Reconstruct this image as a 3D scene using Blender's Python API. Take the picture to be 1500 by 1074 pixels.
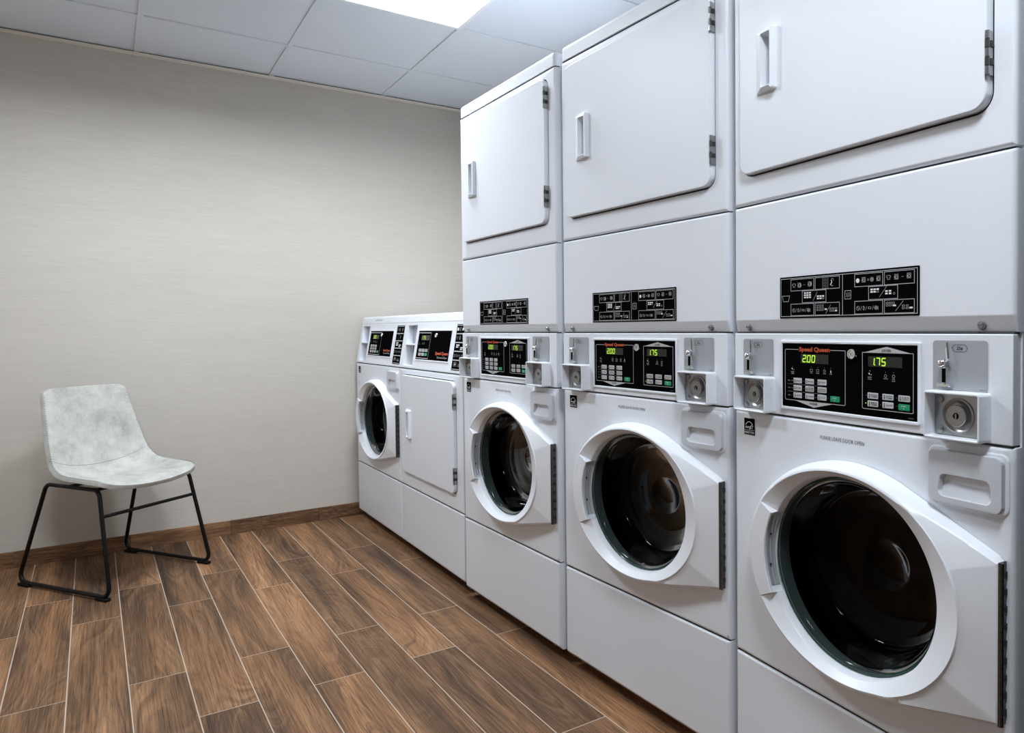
import bpy, bmesh, math, random
from mathutils import Matrix, Vector
random.seed(7)
for o in list(bpy.data.objects):
    bpy.data.objects.remove(o)
SC = bpy.context.scene
COL = SC.collection
PI = math.pi

# ------------------------------------------------------------------ camera, exposure
YAW, PITCH, ROLL = math.radians(33.4325), math.radians(1.3535), math.radians(-0.5367)
FW = Vector((math.sin(YAW) * math.cos(PITCH), math.cos(YAW) * math.cos(PITCH), -math.sin(PITCH)))
RT = Vector((math.cos(YAW), -math.sin(YAW), 0))
UP = RT.cross(FW)
XA = RT * math.cos(ROLL) + UP * math.sin(ROLL)
YA = -RT * math.sin(ROLL) + UP * math.cos(ROLL)
cam_data = bpy.data.cameras.new('camera')
cam = bpy.data.objects.new('camera', cam_data)
COL.objects.link(cam)
m = Matrix((XA, YA, -FW)).transposed().to_4x4()
m.translation = Vector((-1.21489, -0.77541, 1.09644))
cam.matrix_world = m
cam_data.sensor_width = 36
cam_data.lens = 1028.287 / 1500 * 36
cam_data.shift_x = (750 - 837.387) / 1500
cam_data.shift_y = (505.097 - 537) / 1500
cam_data.clip_start = 0.02
SC.camera = cam
SC.view_settings.view_transform = 'Standard'
SC.view_settings.look = 'None'
SC.view_settings.exposure = 0.86
SC.view_settings.gamma = 1
LAMP_POWER = 40.0                     # emission of the ceiling diffusers
world = bpy.data.worlds.new('world')
SC.world = world
world.use_nodes = True
world.node_tree.nodes['Background'].inputs[0].default_value = (0.6, 0.7, 0.8, 1)
world.node_tree.nodes['Background'].inputs[1].default_value = 0.0

# ------------------------------------------------------------------ materials
def mat(name, col, rough=0.5, metal=0.0, spec=0.5, emit=None, es=1.0, coat=0.0):
    mt = bpy.data.materials.new(name)
    mt.use_nodes = True
    b = mt.node_tree.nodes['Principled BSDF']
    b.inputs['Base Color'].default_value = (*col, 1)
    b.inputs['Roughness'].default_value = rough
    b.inputs['Metallic'].default_value = metal
    b.inputs['Specular IOR Level'].default_value = spec
    if coat:
        b.inputs['Coat Weight'].default_value = coat
        b.inputs['Coat Roughness'].default_value = 0.08
    if emit:
        b.inputs['Emission Color'].default_value = (*emit, 1)
        b.inputs['Emission Strength'].default_value = es
    return mt


class NT:
    """small helper to write node trees"""
    def __init__(s, mt):
        s.t = mt.node_tree
        s.b = s.t.nodes['Principled BSDF']
    def n(s, typ, **kw):
        nd = s.t.nodes.new(typ)
        for k, v in kw.items():
            setattr(nd, k, v)
        return nd
    def l(s, a, b):
        s.t.links.new(a, b)
    def math(s, op, a, b=None):
        nd = s.n('ShaderNodeMath', operation=op)
        for i, v in enumerate((a, b)):
            if v is None:
                continue
            if isinstance(v, (int, float)):
                nd.inputs[i].default_value = v
            else:
                s.l(v, nd.inputs[i])
        return nd.outputs[0]
    def ramp(s, fac, stops):
        r = s.n('ShaderNodeValToRGB')
        e = r.color_ramp.elements
        while len(e) < len(stops):
            e.new(0.5)
        for i, (p, c) in enumerate(stops):
            e[i].position = p
            e[i].color = (*c, 1) if len(c) == 3 else c
        s.l(fac, r.inputs[0])
        return r.outputs[0]
    def noise(s, vec, scale, detail=4, rough=0.5, dist=0.0):
        nd = s.n('ShaderNodeTexNoise')
        nd.inputs['Scale'].default_value = scale
        nd.inputs['Detail'].default_value = detail
        nd.inputs['Roughness'].default_value = rough
        nd.inputs['Distortion'].default_value = dist
        s.l(vec, nd.inputs['Vector'])
        return nd.outputs[0]
    def mapping(s, vec, scale=(1, 1, 1), loc=(0, 0, 0)):
        nd = s.n('ShaderNodeMapping')
        nd.inputs['Scale'].default_value = scale
        nd.inputs['Location'].default_value = loc
        s.l(vec, nd.inputs['Vector'])
        return nd.outputs[0]
    def mix(s, fac, a, b, mode='MIX'):
        nd = s.n('ShaderNodeMix', data_type='RGBA', blend_type=mode)
        for i, v in ((0, fac), (6, a), (7, b)):
            if isinstance(v, (int, float)):
                nd.inputs[i].default_value = v
            elif isinstance(v, tuple):
                nd.inputs[i].default_value = (*v, 1)
            else:
                s.l(v, nd.inputs[i])
        return nd.outputs[2]
    def bump(s, h, strength=0.2, dist=0.002):
        nd = s.n('ShaderNodeBump')
        nd.inputs['Strength'].default_value = strength
        nd.inputs['Distance'].default_value = dist
        s.l(h, nd.inputs['Height'])
        s.l(nd.outputs[0], s.b.inputs['Normal'])


def wood(name):
    """wood-look porcelain plank; every plank carries its own random shift in a face attribute"""
    mt = mat(name, (0.2, 0.12, 0.07), 0.5)
    t = NT(mt)
    tc = t.n('ShaderNodeTexCoord').outputs['Object']
    at = t.n('ShaderNodeAttribute', attribute_name='shift')
    sc = t.n('ShaderNodeVectorMath', operation='MULTIPLY')
    t.l(at.outputs['Color'], sc.inputs[0])
    sc.inputs[1].default_value = (7.0, 13.0, 5.0)
    ad = t.n('ShaderNodeVectorMath', operation='ADD')
    t.l(tc, ad.inputs[0]); t.l(sc.outputs[0], ad.inputs[1])
    p = ad.outputs[0]
    # grain lines run along the plank; a slow stretched noise bends them into cathedral arches
    big = t.noise(t.mapping(p, (3.4, 0.62, 3)), 1.0, 1.5, 0.45, 0.1)
    sx = t.n('ShaderNodeSeparateXYZ'); t.l(p, sx.inputs[0])
    cx = t.n('ShaderNodeCombineXYZ')
    t.l(t.math('ADD', t.math('MULTIPLY', sx.outputs[0], 0.55), t.math('MULTIPLY', big, 0.95)), cx.inputs[0])
    t.l(t.math('MULTIPLY', sx.outputs[1], 0.012), cx.inputs[1])
    t.l(sx.outputs[2], cx.inputs[2])
    warp = cx.outputs[0]
    rings = t.ramp(t.noise(warp, 105.0, 3, 0.55), [(0.36, (0.0,) * 3), (0.64, (1.0,) * 3)])
    fade = t.ramp(t.noise(t.mapping(p, (11, 2.0, 5)), 1.0, 2, 0.5), [(0.35, (0.25,) * 3), (0.62, (1.0,) * 3)])
    fine = t.noise(t.mapping(p, (300, 4.5, 60)), 1.0, 4, 0.8)
    fine2 = t.noise(t.mapping(p, (85, 1.6, 40)), 1.0, 3, 0.6)
    tone = t.noise(t.mapping(p, (10, 0.9, 6)), 1.0, 3, 0.5, 0.2)
    base = t.ramp(tone, [(0.28, (0.075, 0.046, 0.031)), (0.42, (0.160, 0.090, 0.050)), (0.55, (0.240, 0.130, 0.068)), (0.72, (0.370, 0.210, 0.112))])
    c = t.mix(t.math('MULTIPLY', t.math('MULTIPLY', t.math('POWER', rings, 2.0), 0.50), fade), base, (0.045, 0.029, 0.021))
    c = t.mix(t.math('MULTIPLY', t.math('MULTIPLY', t.math('POWER', t.math('SUBTRACT', 1.0, rings), 4.0), 0.30), fade), c, (0.30, 0.20, 0.13))
    c = t.mix(1.0, c, t.ramp(fine, [(0.32, (0.36, 0.35, 0.35)), (0.5, (1.0, 1.0, 1.0)), (0.68, (1.55, 1.48, 1.40))]), 'MULTIPLY')
    c = t.mix(0.6, c, t.ramp(fine2, [(0.3, (0.68, 0.68, 0.70)), (0.6, (1.10, 1.07, 1.04))]), 'MULTIPLY')
    sep = t.n('ShaderNodeSeparateColor')
    t.l(at.outputs['Color'], sep.inputs[0])
    c = t.mix(1.0, c, t.ramp(sep.outputs[1], [(0.0, (0.80, 0.82, 0.84)), (1.0, (1.22, 1.17, 1.12))]), 'MULTIPLY')
    t.l(c, t.b.inputs['Base Color'])
    t.b.inputs['Specular IOR Level'].default_value = 0.16
    t.l(t.ramp(fine, [(0.3, (0.60,) * 3), (0.7, (0.44,) * 3)]), t.b.inputs['Roughness'])
    t.bump(fine, 0.25, 0.0008)
    return mt


def wallpaper():
    mt = mat('wallpaper_beige', (0.55, 0.52, 0.48), 0.75)
    t = NT(mt)
    tc = t.n('ShaderNodeTexCoord').outputs['Object']
    a = t.noise(t.mapping(tc, (9, 9, 420)), 1.0, 3, 0.65)
    b = t.noise(t.mapping(tc, (14, 14, 620)), 1.0, 2, 0.6)
    c2 = t.noise(t.mapping(tc, (1.4, 1.4, 9)), 1.0, 2, 0.5)
    c = t.ramp(a, [(0.3, (0.550, 0.512, 0.456)), (0.7, (0.618, 0.580, 0.520))])
    c = t.mix(0.5, c, t.ramp(b, [(0.3, (0.94, 0.94, 0.94)), (0.7, (1.05, 1.05, 1.05))]), 'MULTIPLY')
    c = t.mix(0.5, c, t.ramp(c2, [(0.3, (0.96, 0.96, 0.96)), (0.7, (1.03, 1.03, 1.03))]), 'MULTIPLY')
    t.l(c, t.b.inputs['Base Color'])
    t.bump(a, 0.12, 0.0004)
    return mt


def leather():
    mt = mat('grey_leather', (0.6, 0.62, 0.6), 0.5)
    t = NT(mt)
    tc = t.n('ShaderNodeTexCoord').outputs['Object']
    a = t.noise(t.mapping(tc, (1, 1, 1)), 11.0, 9, 0.72, 0.1)
    b = t.noise(tc, 90.0, 5, 0.75)
    c = t.ramp(a, [(0.32, (0.36, 0.36, 0.335)), (0.5, (0.53, 0.53, 0.49)), (0.66, (0.63, 0.63, 0.585))])
    c = t.mix(0.5, c, t.ramp(b, [(0.3, (0.86, 0.86, 0.86)), (0.7, (1.1, 1.1, 1.1))]), 'MULTIPLY')
    t.l(c, t.b.inputs['Base Color'])
    t.bump(t.noise(tc, 330.0, 3, 0.6), 0.25, 0.0006)
    return mt


def enamel(name, col, rough):
    mt = mat(name, col, rough, spec=0.4)
    t = NT(mt)
    tc = t.n('ShaderNodeTexCoord').outputs['Object']
    t.bump(t.noise(tc, 420.0, 2, 0.5), 0.03, 0.0003)
    return mt


def glass_mat():
    mt = bpy.data.materials.new('door_glass')
    mt.use_nodes = True
    t = mt.node_tree
    for n in list(t.nodes):
        t.nodes.remove(n)
    out = t.nodes.new('ShaderNodeOutputMaterial')
    mx = t.nodes.new('ShaderNodeMixShader')
    tr = t.nodes.new('ShaderNodeBsdfTransparent')
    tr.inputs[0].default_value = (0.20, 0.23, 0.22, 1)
    gl = t.nodes.new('ShaderNodeBsdfGlossy')
    gl.inputs['Roughness'].default_value = 0.03
    gl.inputs['Color'].default_value = (1, 1, 1, 1)
    lw = t.nodes.new('ShaderNodeFresnel')
    lw.inputs['IOR'].default_value = 1.3
    mu = t.nodes.new('ShaderNodeMath'); mu.operation = 'MULTIPLY'; mu.inputs[1].default_value = 0.32
    t.links.new(lw.outputs[0], mu.inputs[0])
    t.links.new(mu.outputs[0], mx.inputs[0])
    t.links.new(tr.outputs[0], mx.inputs[1])
    t.links.new(gl.outputs[0], mx.inputs[2])
    t.links.new(mx.outputs[0], out.inputs[0])
    return mt


MAT = dict(
    white=enamel('white_enamel', (0.80, 0.83, 0.89), 0.40),
    plastic=enamel('white_plastic', (0.81, 0.835, 0.885), 0.36),
    drawer=enamel('drawer_plastic', (0.60, 0.62, 0.67), 0.42),
    dark=mat('dark_gap', (0.03, 0.03, 0.032), 0.7),
    gasket=mat('grey_gasket', (0.10, 0.105, 0.115), 0.55),
    black=mat('black_film', (0.003, 0.003, 0.0035), 0.18, spec=0.0),
    line=mat('silver_print', (0.50, 0.51, 0.52), 0.4),
    wprint=mat('white_print', (0.85, 0.85, 0.86), 0.5),
    dimprint=mat('grey_print', (0.20, 0.20, 0.205), 0.5),
    key=mat('key_grey', (0.55, 0.56, 0.57), 0.45),
    keyblack=mat('key_print', (0.03, 0.03, 0.03), 0.5),
    green=mat('start_green', (0.0, 0.30, 0.13), 0.4),
    orange=mat('orange_lettering', (0.55, 0.085, 0.02), 0.5),
    led=mat('led_green', (0.1, 0.2, 0.0), 0.5, emit=(0.52, 0.90, 0.05), es=0.55),
    leddim=mat('led_unlit', (0.035, 0.037, 0.032), 0.5),
    ledback=mat('led_window', (0.012, 0.014, 0.008), 0.3),
    plate=mat('coin_plate_silver', (0.43, 0.45, 0.49), 0.38, 0.35),
    chrome=mat('chrome', (0.86, 0.86, 0.87), 0.07, 1.0),
    steel=mat('brushed_steel', (0.36, 0.36, 0.36), 0.30, 1.0),
    steeld=mat('dark_steel', (0.14, 0.14, 0.14), 0.38, 1.0),
    hinge=mat('hinge_steel', (0.13, 0.13, 0.125), 0.34, 1.0),
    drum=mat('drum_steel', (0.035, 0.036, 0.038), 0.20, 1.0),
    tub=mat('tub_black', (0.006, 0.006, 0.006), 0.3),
    glass=glass_mat(),
    rim=mat('green_glass_rim', (0.008, 0.045, 0.036), 0.08, spec=0.6),
    text=mat('grey_lettering', (0.09, 0.09, 0.10), 0.5),
    chairmetal=mat('black_powder_coat', (0.004, 0.004, 0.004), 0.42, spec=0.25),
    rubber=mat('black_rubber', (0.005, 0.005, 0.005), 0.6, spec=0.2),
    thread=mat('dark_thread', (0.11, 0.11, 0.09), 0.8),
    tile=mat('ceiling_tile', (0.73, 0.78, 0.85), 0.9),
    tee=mat('ceiling_tee', (0.72, 0.77, 0.83), 0.7),
    trim=mat('wall_angle', (0.80, 0.76, 0.68), 0.6),
    shadewall=mat('added_shade_wall_dark', (0.10, 0.10, 0.095), 0.8),  # for the added shade wall; dark so little light bounces into the gap
    paint=mat('plain_wall_paint', (0.65, 0.65, 0.65), 0.8),
    grout=mat('grout', (0.52, 0.43, 0.35), 0.9),
    reflector=mat('lamp_reflector', (0.85, 0.87, 0.9), 0.5),
    diffuser=mat('lamp_diffuser', (0.9, 0.92, 0.95), 0.5, emit=(0.86, 0.93, 1.0), es=LAMP_POWER),
)
MAT['wood'] = wood('wood_look_tile')
MAT['wall'] = wallpaper()
MAT['leather'] = leather()


# ------------------------------------------------------------------ mesh builder
FONT_CACHE = {}
def text_polys(s, offset=0.0):
    key = (s, offset)
    if key in FONT_CACHE:
        return FONT_CACHE[key]
    cu = bpy.data.curves.new('t', 'FONT')
    cu.body = s
    cu.size = 1.0
    cu.resolution_u = 3
    cu.offset = offset
    ob = bpy.data.objects.new('t', cu)
    COL.objects.link(ob)
    dg = bpy.context.evaluated_depsgraph_get()
    me = bpy.data.meshes.new_from_object(ob.evaluated_get(dg))
    vs = [(v.co.x, v.co.y) for v in me.vertices]
    fs = [tuple(p.vertices) for p in me.polygons]
    bpy.data.objects.remove(ob)
    bpy.data.curves.remove(cu)
    bpy.data.meshes.remove(me)
    FONT_CACHE[key] = (vs, fs)
    return vs, fs


class MB:
    """collects faces in local appliance coordinates: u to the right, o outwards, z up"""
    def __init__(s):
        s.v, s.f, s.m, s.mats = [], [], [], []
    def mi(s, mt):
        if mt not in s.mats:
            s.mats.append(mt)
        return s.mats.index(mt)
    def add(s, vs, fs, mt):
        b = len(s.v)
        s.v += [tuple(p) for p in vs]
        k = s.mi(mt)
        for f in fs:
            s.f.append(tuple(i + b for i in f)); s.m.append(k)
    def box(s, u0, u1, o0, o1, z0, z1, mt):
        y0, y1 = -o1, -o0
        vs = [(x, y, z) for x in (u0, u1) for y in (y0, y1) for z in (z0, z1)]
        s.add(vs, [(0, 1, 3, 2), (4, 6, 7, 5), (0, 4, 5, 1), (2, 3, 7, 6), (0, 2, 6, 4), (1, 5, 7, 3)], mt)
    def rings(s, rs, mt, cap0=False, cap1=False, mats=None, closed=True):
        n = len(rs[0]); b = len(s.v)
        for r in rs:
            s.v += [tuple(p) for p in r]
        for i in range(len(rs) - 1):
            k = s.mi(mats[i] if mats else mt)
            for j in range(n if closed else n - 1):
                a, c = b + i * n + j, b + i * n + (j + 1) % n
                s.f.append((a, c, c + n, a + n)); s.m.append(k)
        if cap0:
            s.f.append(tuple(b + j for j in range(n))[::-1]); s.m.append(s.mi(mats[0] if mats else mt))
        if cap1:
            s.f.append(tuple(b + (len(rs) - 1) * n + j for j in range(n))); s.m.append(s.mi(mats[-1] if mats else mt))
    def pad(s, outline, prof, mt, cap0=True, cap1=True, mats=None):
        """outline(inset) -> list of (u, z); prof = [(inset, o), ...]"""
        s.rings([[(u, -o, z) for u, z in outline(i)] for i, o in prof], mt, cap0, cap1, mats)
    def flat(s, pts, o, mt):
        s.add([(u, -o, z) for u, z in pts], [tuple(range(len(pts)))], mt)
    def rect(s, u0, u1, z0, z1, o, mt):
        s.flat([(u0, z0), (u1, z0), (u1, z1), (u0, z1)], o, mt)
    def frame(s, u0, u1, z0, z1, w, o, mt):
        s.rect(u0, u1, z0, z0 + w, o, mt); s.rect(u0, u1, z1 - w, z1, o, mt)
        s.rect(u0, u0 + w, z0 + w, z1 - w, o, mt); s.rect(u1 - w, u1, z0 + w, z1 - w, o, mt)
    def stroke(s, pts, w, o, mt):
        for (a, b), (c, d) in zip(pts, pts[1:]):
            L = math.hypot(c - a, d - b) or 1
            nx, nz = -(d - b) / L * w / 2, (c - a) / L * w / 2
            s.flat([(a + nx, b + nz), (a - nx, b - nz), (c - nx, d - nz), (c + nx, d + nz)], o, mt)
    def arc(s, cu, cz, r, a0, a1, w, o, mt, n=10, sx=1.0):
        s.stroke([(cu + sx * r * math.cos(a0 + (a1 - a0) * i / n), cz + r * math.sin(a0 + (a1 - a0) * i / n)) for i in range(n + 1)], w, o, mt)
    def text(s, t, u, z, h, mt, o, width=None, offset=0.0, align='L', slant=0.0):
        vs, fs = text_polys(t, offset)
        if not vs:
            return
        x0, x1 = min(v[0] for v in vs), max(v[0] for v in vs)
        k = h / 0.69
        kx = (width / (x1 - x0)) if width else k * 0.8
        W = (x1 - x0) * kx
        u0 = u - (W / 2 if align == 'C' else 0)
        s.add([(u0 + (x - x0) * kx + slant * y * k, -o, z + y * k) for x, y in vs], fs, mt)
    def tube(s, path, r, mt, n=10, cap=True, flat=None):
        P = [Vector(p) for p in path]
        rs = []
        ref = None
        for i, p in enumerate(P):
            if i == 0: t = (P[1] - p)
            elif i == len(P) - 1: t = (p - P[i - 1])
            else: t = (P[i + 1] - p).normalized() + (p - P[i - 1]).normalized()
            t = t.normalized()
            if ref is None:
                ref = Vector((0, 0, 1)) if abs(t.z) < 0.9 else Vector((1, 0, 0))
            a = (ref - t * ref.dot(t)).normalized()
            b = t.cross(a)
            ref = a
            rr = r[i] if isinstance(r, (list, tuple)) else r
            rs.append([tuple(p + a * (rr * math.cos(2 * PI * k / n)) + b * ((flat or 1) * rr * math.sin(2 * PI * k / n))) for k in range(n)])
        s.rings(rs, mt, cap, cap)
    def lathe(s, cu, cz, prof, mt, n=32, su=1.0, cap1=True, mats=None):
        """prof [(radius, o)] round an axis pointing outwards"""
        rs = [[(cu + su * r * math.cos(2 * PI * k / n), -o, cz + r * math.sin(2 * PI * k / n)) for k in range(n)] for r, o in prof]
        s.rings(rs, mt, False, cap1, mats)
    def build(s, name, parent=None, bevel=0.0, seg=2, angle=35, T=None, smooth=True, loc=None):
        me = bpy.data.meshes.new(name)
        vs = s.v
        if T is not None:
            vs = [tuple(T @ Vector(p)) for p in vs]
        me.from_pydata(vs, [], s.f)
        for mt in s.mats:
            me.materials.append(mt)
        me.polygons.foreach_set('material_index', s.m)
        me.update()
        bm = bmesh.new(); bm.from_mesh(me)
        bmesh.ops.recalc_face_normals(bm, faces=bm.faces)
        bm.to_mesh(me); bm.free()
        if smooth:
            me.polygons.foreach_set('use_smooth', [True] * len(me.polygons))
            me.set_sharp_from_angle(angle=math.radians(angle))
        ob = bpy.data.objects.new(name, me)
        COL.objects.link(ob)
        if parent is not None:
            ob.parent = parent
        if loc:
            ob.location = loc
        if bevel:
            bv = ob.modifiers.new('bevel', 'BEVEL')
            bv.width = bevel; bv.segments = seg; bv.limit_method = 'ANGLE'; bv.angle_limit = math.radians(40)
            bv.harden_normals = False
        if smooth and angle < 90:
            ws = ob.modifiers.new('normals', 'WEIGHTED_NORMAL'); ws.keep_sharp = True; ws.weight = 60
        return ob


def rrect(u0, u1, z0, z1, r, n=5):
    def f(i):
        a0, a1, b0, b1, rr = u0 + i, u1 - i, z0 + i, z1 - i, max(r - i, 0.0005)
        pts = []
        for cx, cz, st in ((a1 - rr, b1 - rr, 0), (a0 + rr, b1 - rr, 1), (a0 + rr, b0 + rr, 2), (a1 - rr, b0 + rr, 3)):
            for k in range(n + 1):
                t = PI / 2 * (st + k / n)
                pts.append((cx + rr * math.cos(t), cz + rr * math.sin(t)))
        return pts
    return f


def empty(name, label, cat, loc, rz=0.0, group=None):
    e = bpy.data.objects.new(name, None)
    e.empty_display_size = 0.1
    COL.objects.link(e)
    e.location = loc
    e.rotation_euler = (0, 0, rz)
    e['label'] = label; e['category'] = cat
    if group:
        e['group'] = group
    return e


def structure(ob):
    ob['kind'] = 'structure'
    return ob


# world-space box in the MB convention (y = -o)
def wbox(mb, x0, x1, y0, y1, z0, z1, mt):
    mb.box(x0, x1, -y1, -y0, z0, z1, mt)


# ------------------------------------------------------------------ the room
ZC, YW = 2.497, 3.393
XL, XR, YF = -2.75, 0.80, -2.7
ts, gx, gr = 0.6276, 0.1897, 0.4926

# floor: grout bed with planks laid in a third-offset pattern
mb = MB()
wbox(mb, XL, XR, YF, YW, -0.05, -0.0005, MAT['grout'])
shift = [(0.5, 0.5, 0.5)] * 6
pitch, plen, gap = 0.1575, 0.975, 0.0032
sk = 0.0165
k0 = int(math.floor((XL + 0.738) / pitch)) - 1
k1 = int(math.ceil((XR + 0.738) / pitch)) + 1
for k in range(k0, k1):
    xa, xb = -0.738 + pitch * k + gap / 2, -0.738 + pitch * (k + 1) - gap / 2
    ph = 2.433 if k % 2 == 0 else 2.76
    j0 = int((YF - ph) / plen) - 2
    for j in range(j0, 3):
        ya, yb = ph + plen * j + gap / 2, ph + plen * (j + 1) - gap / 2
        ya, yb = max(ya, YF), min(yb, YW)
        if yb - ya < 0.01:
            continue
        def X(x, y): return min(max(x + sk * (3.4 - y), XL), XR)
        if X(xb, yb) - X(xa, yb) < 0.005:
            continue
        mb.add([(X(xa, ya), ya, 0), (X(xb, ya), ya, 0), (X(xb, yb), yb, 0), (X(xa, yb), yb, 0)], [(0, 1, 2, 3)], MAT['wood'])
        shift.append((random.random(), random.random(), random.random()))
fl = structure(mb.build('floor', smooth=False))
def paint_shift(ob, shift):
    me = ob.data
    at = me.color_attributes.new('shift', 'FLOAT_COLOR', 'CORNER')
    for p, c in zip(me.polygons, shift):
        for li in p.loop_indices:
            at.data[li].color = (*c, 1)
paint_shift(fl, shift)

# walls
def wall(name, x0, x1, y0, y1, mt, z0=0, z1=ZC):
    w = MB(); wbox(w, x0, x1, y0, y1, z0, z1, mt)
    return structure(w.build(name, smooth=False))
wall('wall_back', XL, XR, YW, YW + 0.1, MAT['wall'])
wall('wall_left', XL - 0.1, XL, YF, YW, MAT['wall'])
wall('wall_front', XL, XR, YF - 0.1, YF, MAT['wall'])
wall('wall_right', XR, XR + 0.1, YF, YW, MAT['wall'])
wall('wall_added_shade', -0.14, XR, YF, -0.318, MAT['shadewall'])  # added unseen wall stub, keeps light off the nearest stack's side

# wood-look baseboard along the back wall, cut in lengths
mb = MB(); shift = []
x = -1.605 - 0.461 * 3
xs = [XL] + [x + 0.461 * i for i in range(0, 8)] + [XR]
xs = sorted(v for v in xs if XL <= v <= XR)
for a, b in zip(xs, xs[1:]):
    wbox(mb, a + 0.001, b - 0.001, YW - 0.009, YW - 0.0005, 0.001, 0.075, MAT['wood'])
    c = (random.random(), 0.25 + 0.3 * random.random(), random.random())
    shift += [c] * 6
bb = structure(mb.build('baseboard_back', smooth=False))
paint_shift(bb, shift)
# the planks' grain runs along Y in the material: swap by rotating the board's own axes
bb.data.transform(Matrix.Rotation(-PI / 2, 4, 'Z'))
bb.rotation_euler = (0, 0, PI / 2)

# suspended ceiling: tiles between tees, lamps take up four cells
lamps = [(1, 2), (3, 2), (2, 6)]         # (column, row): column c spans gx-ts*c .. gx-ts*(c-1)
mb = MB()
def colx(c): return gx - ts * c
def rowy(r): return YW - gr - ts * (r - 1)         # far edge of row r (r=0 is the cut row by the wall)
tw = 0.012
for c in range(-1, 6):
    xa, xb = max(colx(c), XL), min(colx(c - 1), XR)
    if xb - xa < 0.02: continue
    for r in range(0, 11):
        yb = YW if r == 0 else rowy(r)
        ya = max(rowy(r + 1), YF)
        if yb - ya < 0.02: continue
        if (c, r) in lamps: continue
        wbox(mb, xa + tw, xb - tw, ya + tw, yb - tw, ZC + 0.006, ZC + 0.02, MAT['tile'])
for c in range(-1, 6):
    x = colx(c)
    if XL < x < XR:
        wbox(mb, x - tw, x + tw, YF, YW, ZC, ZC + 0.0058, MAT['tee'])
for r in range(1, 11):
    y = rowy(r)
    if YF < y < YW:
        segs = sorted([XL] + [colx(c) for c in range(-1, 6) if XL < colx(c) < XR] + [XR])
        for a, b in zip(segs, segs[1:]):
            wbox(mb, (a + tw) if a > XL else a, (b - tw) if b < XR else b, y - tw, y + tw, ZC, ZC + 0.0058, MAT['tee'])
wbox(mb, XL - 0.1, XR + 0.1, YF - 0.1, YW + 0.1, ZC + 0.16, ZC + 0.2, MAT['paint'])
structure(mb.build('ceiling', smooth=False))
mb = MB(); wbox(mb, XL, XR, YW - 0.024, YW - 0.0005, ZC - 0.0035, ZC - 0.0005, MAT['trim']); wbox(mb, XL, XR, YW - 0.003, YW - 0.0005, ZC - 0.010, ZC - 0.0035, MAT['trim'])
structure(mb.build('trim_1', smooth=False))

lab = ['recessed square ceiling light panel directly above the row of machines',
       'recessed ceiling light panel over the open floor between the chair and the machines',
       'recessed ceiling light panel behind the viewpoint, out of the picture']
for (c, r), lb in zip(lamps, lab):
    xa, xb = colx(c) + tw, colx(c - 1) - tw
    ya, yb = rowy(r + 1) + tw, rowy(r) - tw
    cx, cy, h = (xa + xb) / 2, (ya + yb) / 2, (xb - xa) / 2
    e = empty('ceiling_light', lb, 'ceiling light', (cx, cy, ZC), 0, 'square light panels in the suspended ceiling')
    f = MB()
    def sq(a, z): return [(-a, -a, z), (a, -a, z), (a, a, z), (-a, a, z)]
    f.rings([sq(h + tw * .8, -0.002), sq(h - 0.008, -0.003), sq(h - 0.010, 0.0), sq(h - 0.013, 0.004)], MAT['reflector'])
    f.build('frame', e, smooth=False)
    f = MB()
    f.rings([sq(h - 0.012, 0.004), sq(h * 0.62, 0.085)], MAT['reflector'])
    f.build('reflector', e, smooth=False)
    f = MB()
    f.rings([sq(h * 0.62, 0.084), sq(h * 0.60, 0.0835)], MAT['diffuser'], cap1=True)
    f.build('diffuser', e, smooth=False)

# ------------------------------------------------------------------ washer / dryer pieces
W = 0.69
DC = (0.358, 0.610)           # door centre
CR = (0.263, 0.210)           # crest of the door ring
HR = (0.209, 0.191)           # opening for the glass
H0, H1 = 155, 205             # the pull on the left, degrees


def thetas():
    t = [360.0 * i / 120 for i in range(120)]
    for a in (H0, H1):
        t += [a - 0.3, a + 0.3]
    return sorted(set(t))
TH = thetas()


def ell(t, r, c=DC):
    """radius of ellipse in polar angle t (deg) about DC"""
    a = math.radians(t)
    k = 1.0 / math.sqrt((math.cos(a) / r[0]) ** 2 + (math.sin(a) / r[1]) ** 2)
    return k


def hull(rx, rz, hu, hz0, hz1):
    pts = [(DC[0] + rx * math.cos(2 * PI * i / 240), DC[1] + rz * math.sin(2 * PI * i / 240)) for i in range(240)]
    pts += [(hu, hz0), (hu, hz1)]
    pts = sorted(set(pts))
    def half(ps):
        h = []
        for p in ps:
            while len(h) > 1 and (h[-1][0] - h[-2][0]) * (p[1] - h[-2][1]) - (h[-1][1] - h[-2][1]) * (p[0] - h[-2][0]) <= 0:
                h.pop()
            h.append(p)
        return h
    lo, up = half(pts), half(pts[::-1])
    return lo[:-1] + up[:-1]


def polar(poly, t):
    a = math.radians(t); dx, dz = math.cos(a), math.sin(a); best = 0
    for i in range(len(poly)):
        x0, z0 = poly[i][0] - DC[0], poly[i][1] - DC[1]
        x1, z1 = poly[(i + 1) % len(poly)][0] - DC[0], poly[(i + 1) % len(poly)][1] - DC[1]
        ex, ez = x1 - x0, z1 - z0
        den = dx * ez - dz * ex
        if abs(den) < 1e-12: continue
        r = (x0 * ez - z0 * ex) / den
        s = (x0 * dz - z0 * dx) / den
        if r > 0 and -1e-9 <= s <= 1 + 1e-9:
            best = max(best, r)
    return best


def pt(t, r, o):
    a = math.radians(t)
    return (DC[0] + r * math.cos(a), -o, DC[1] + r * math.sin(a))


def corner_angles(hu, hz):
    return math.degrees(math.atan2(hz - DC[1], hu - DC[0])) % 360


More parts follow.
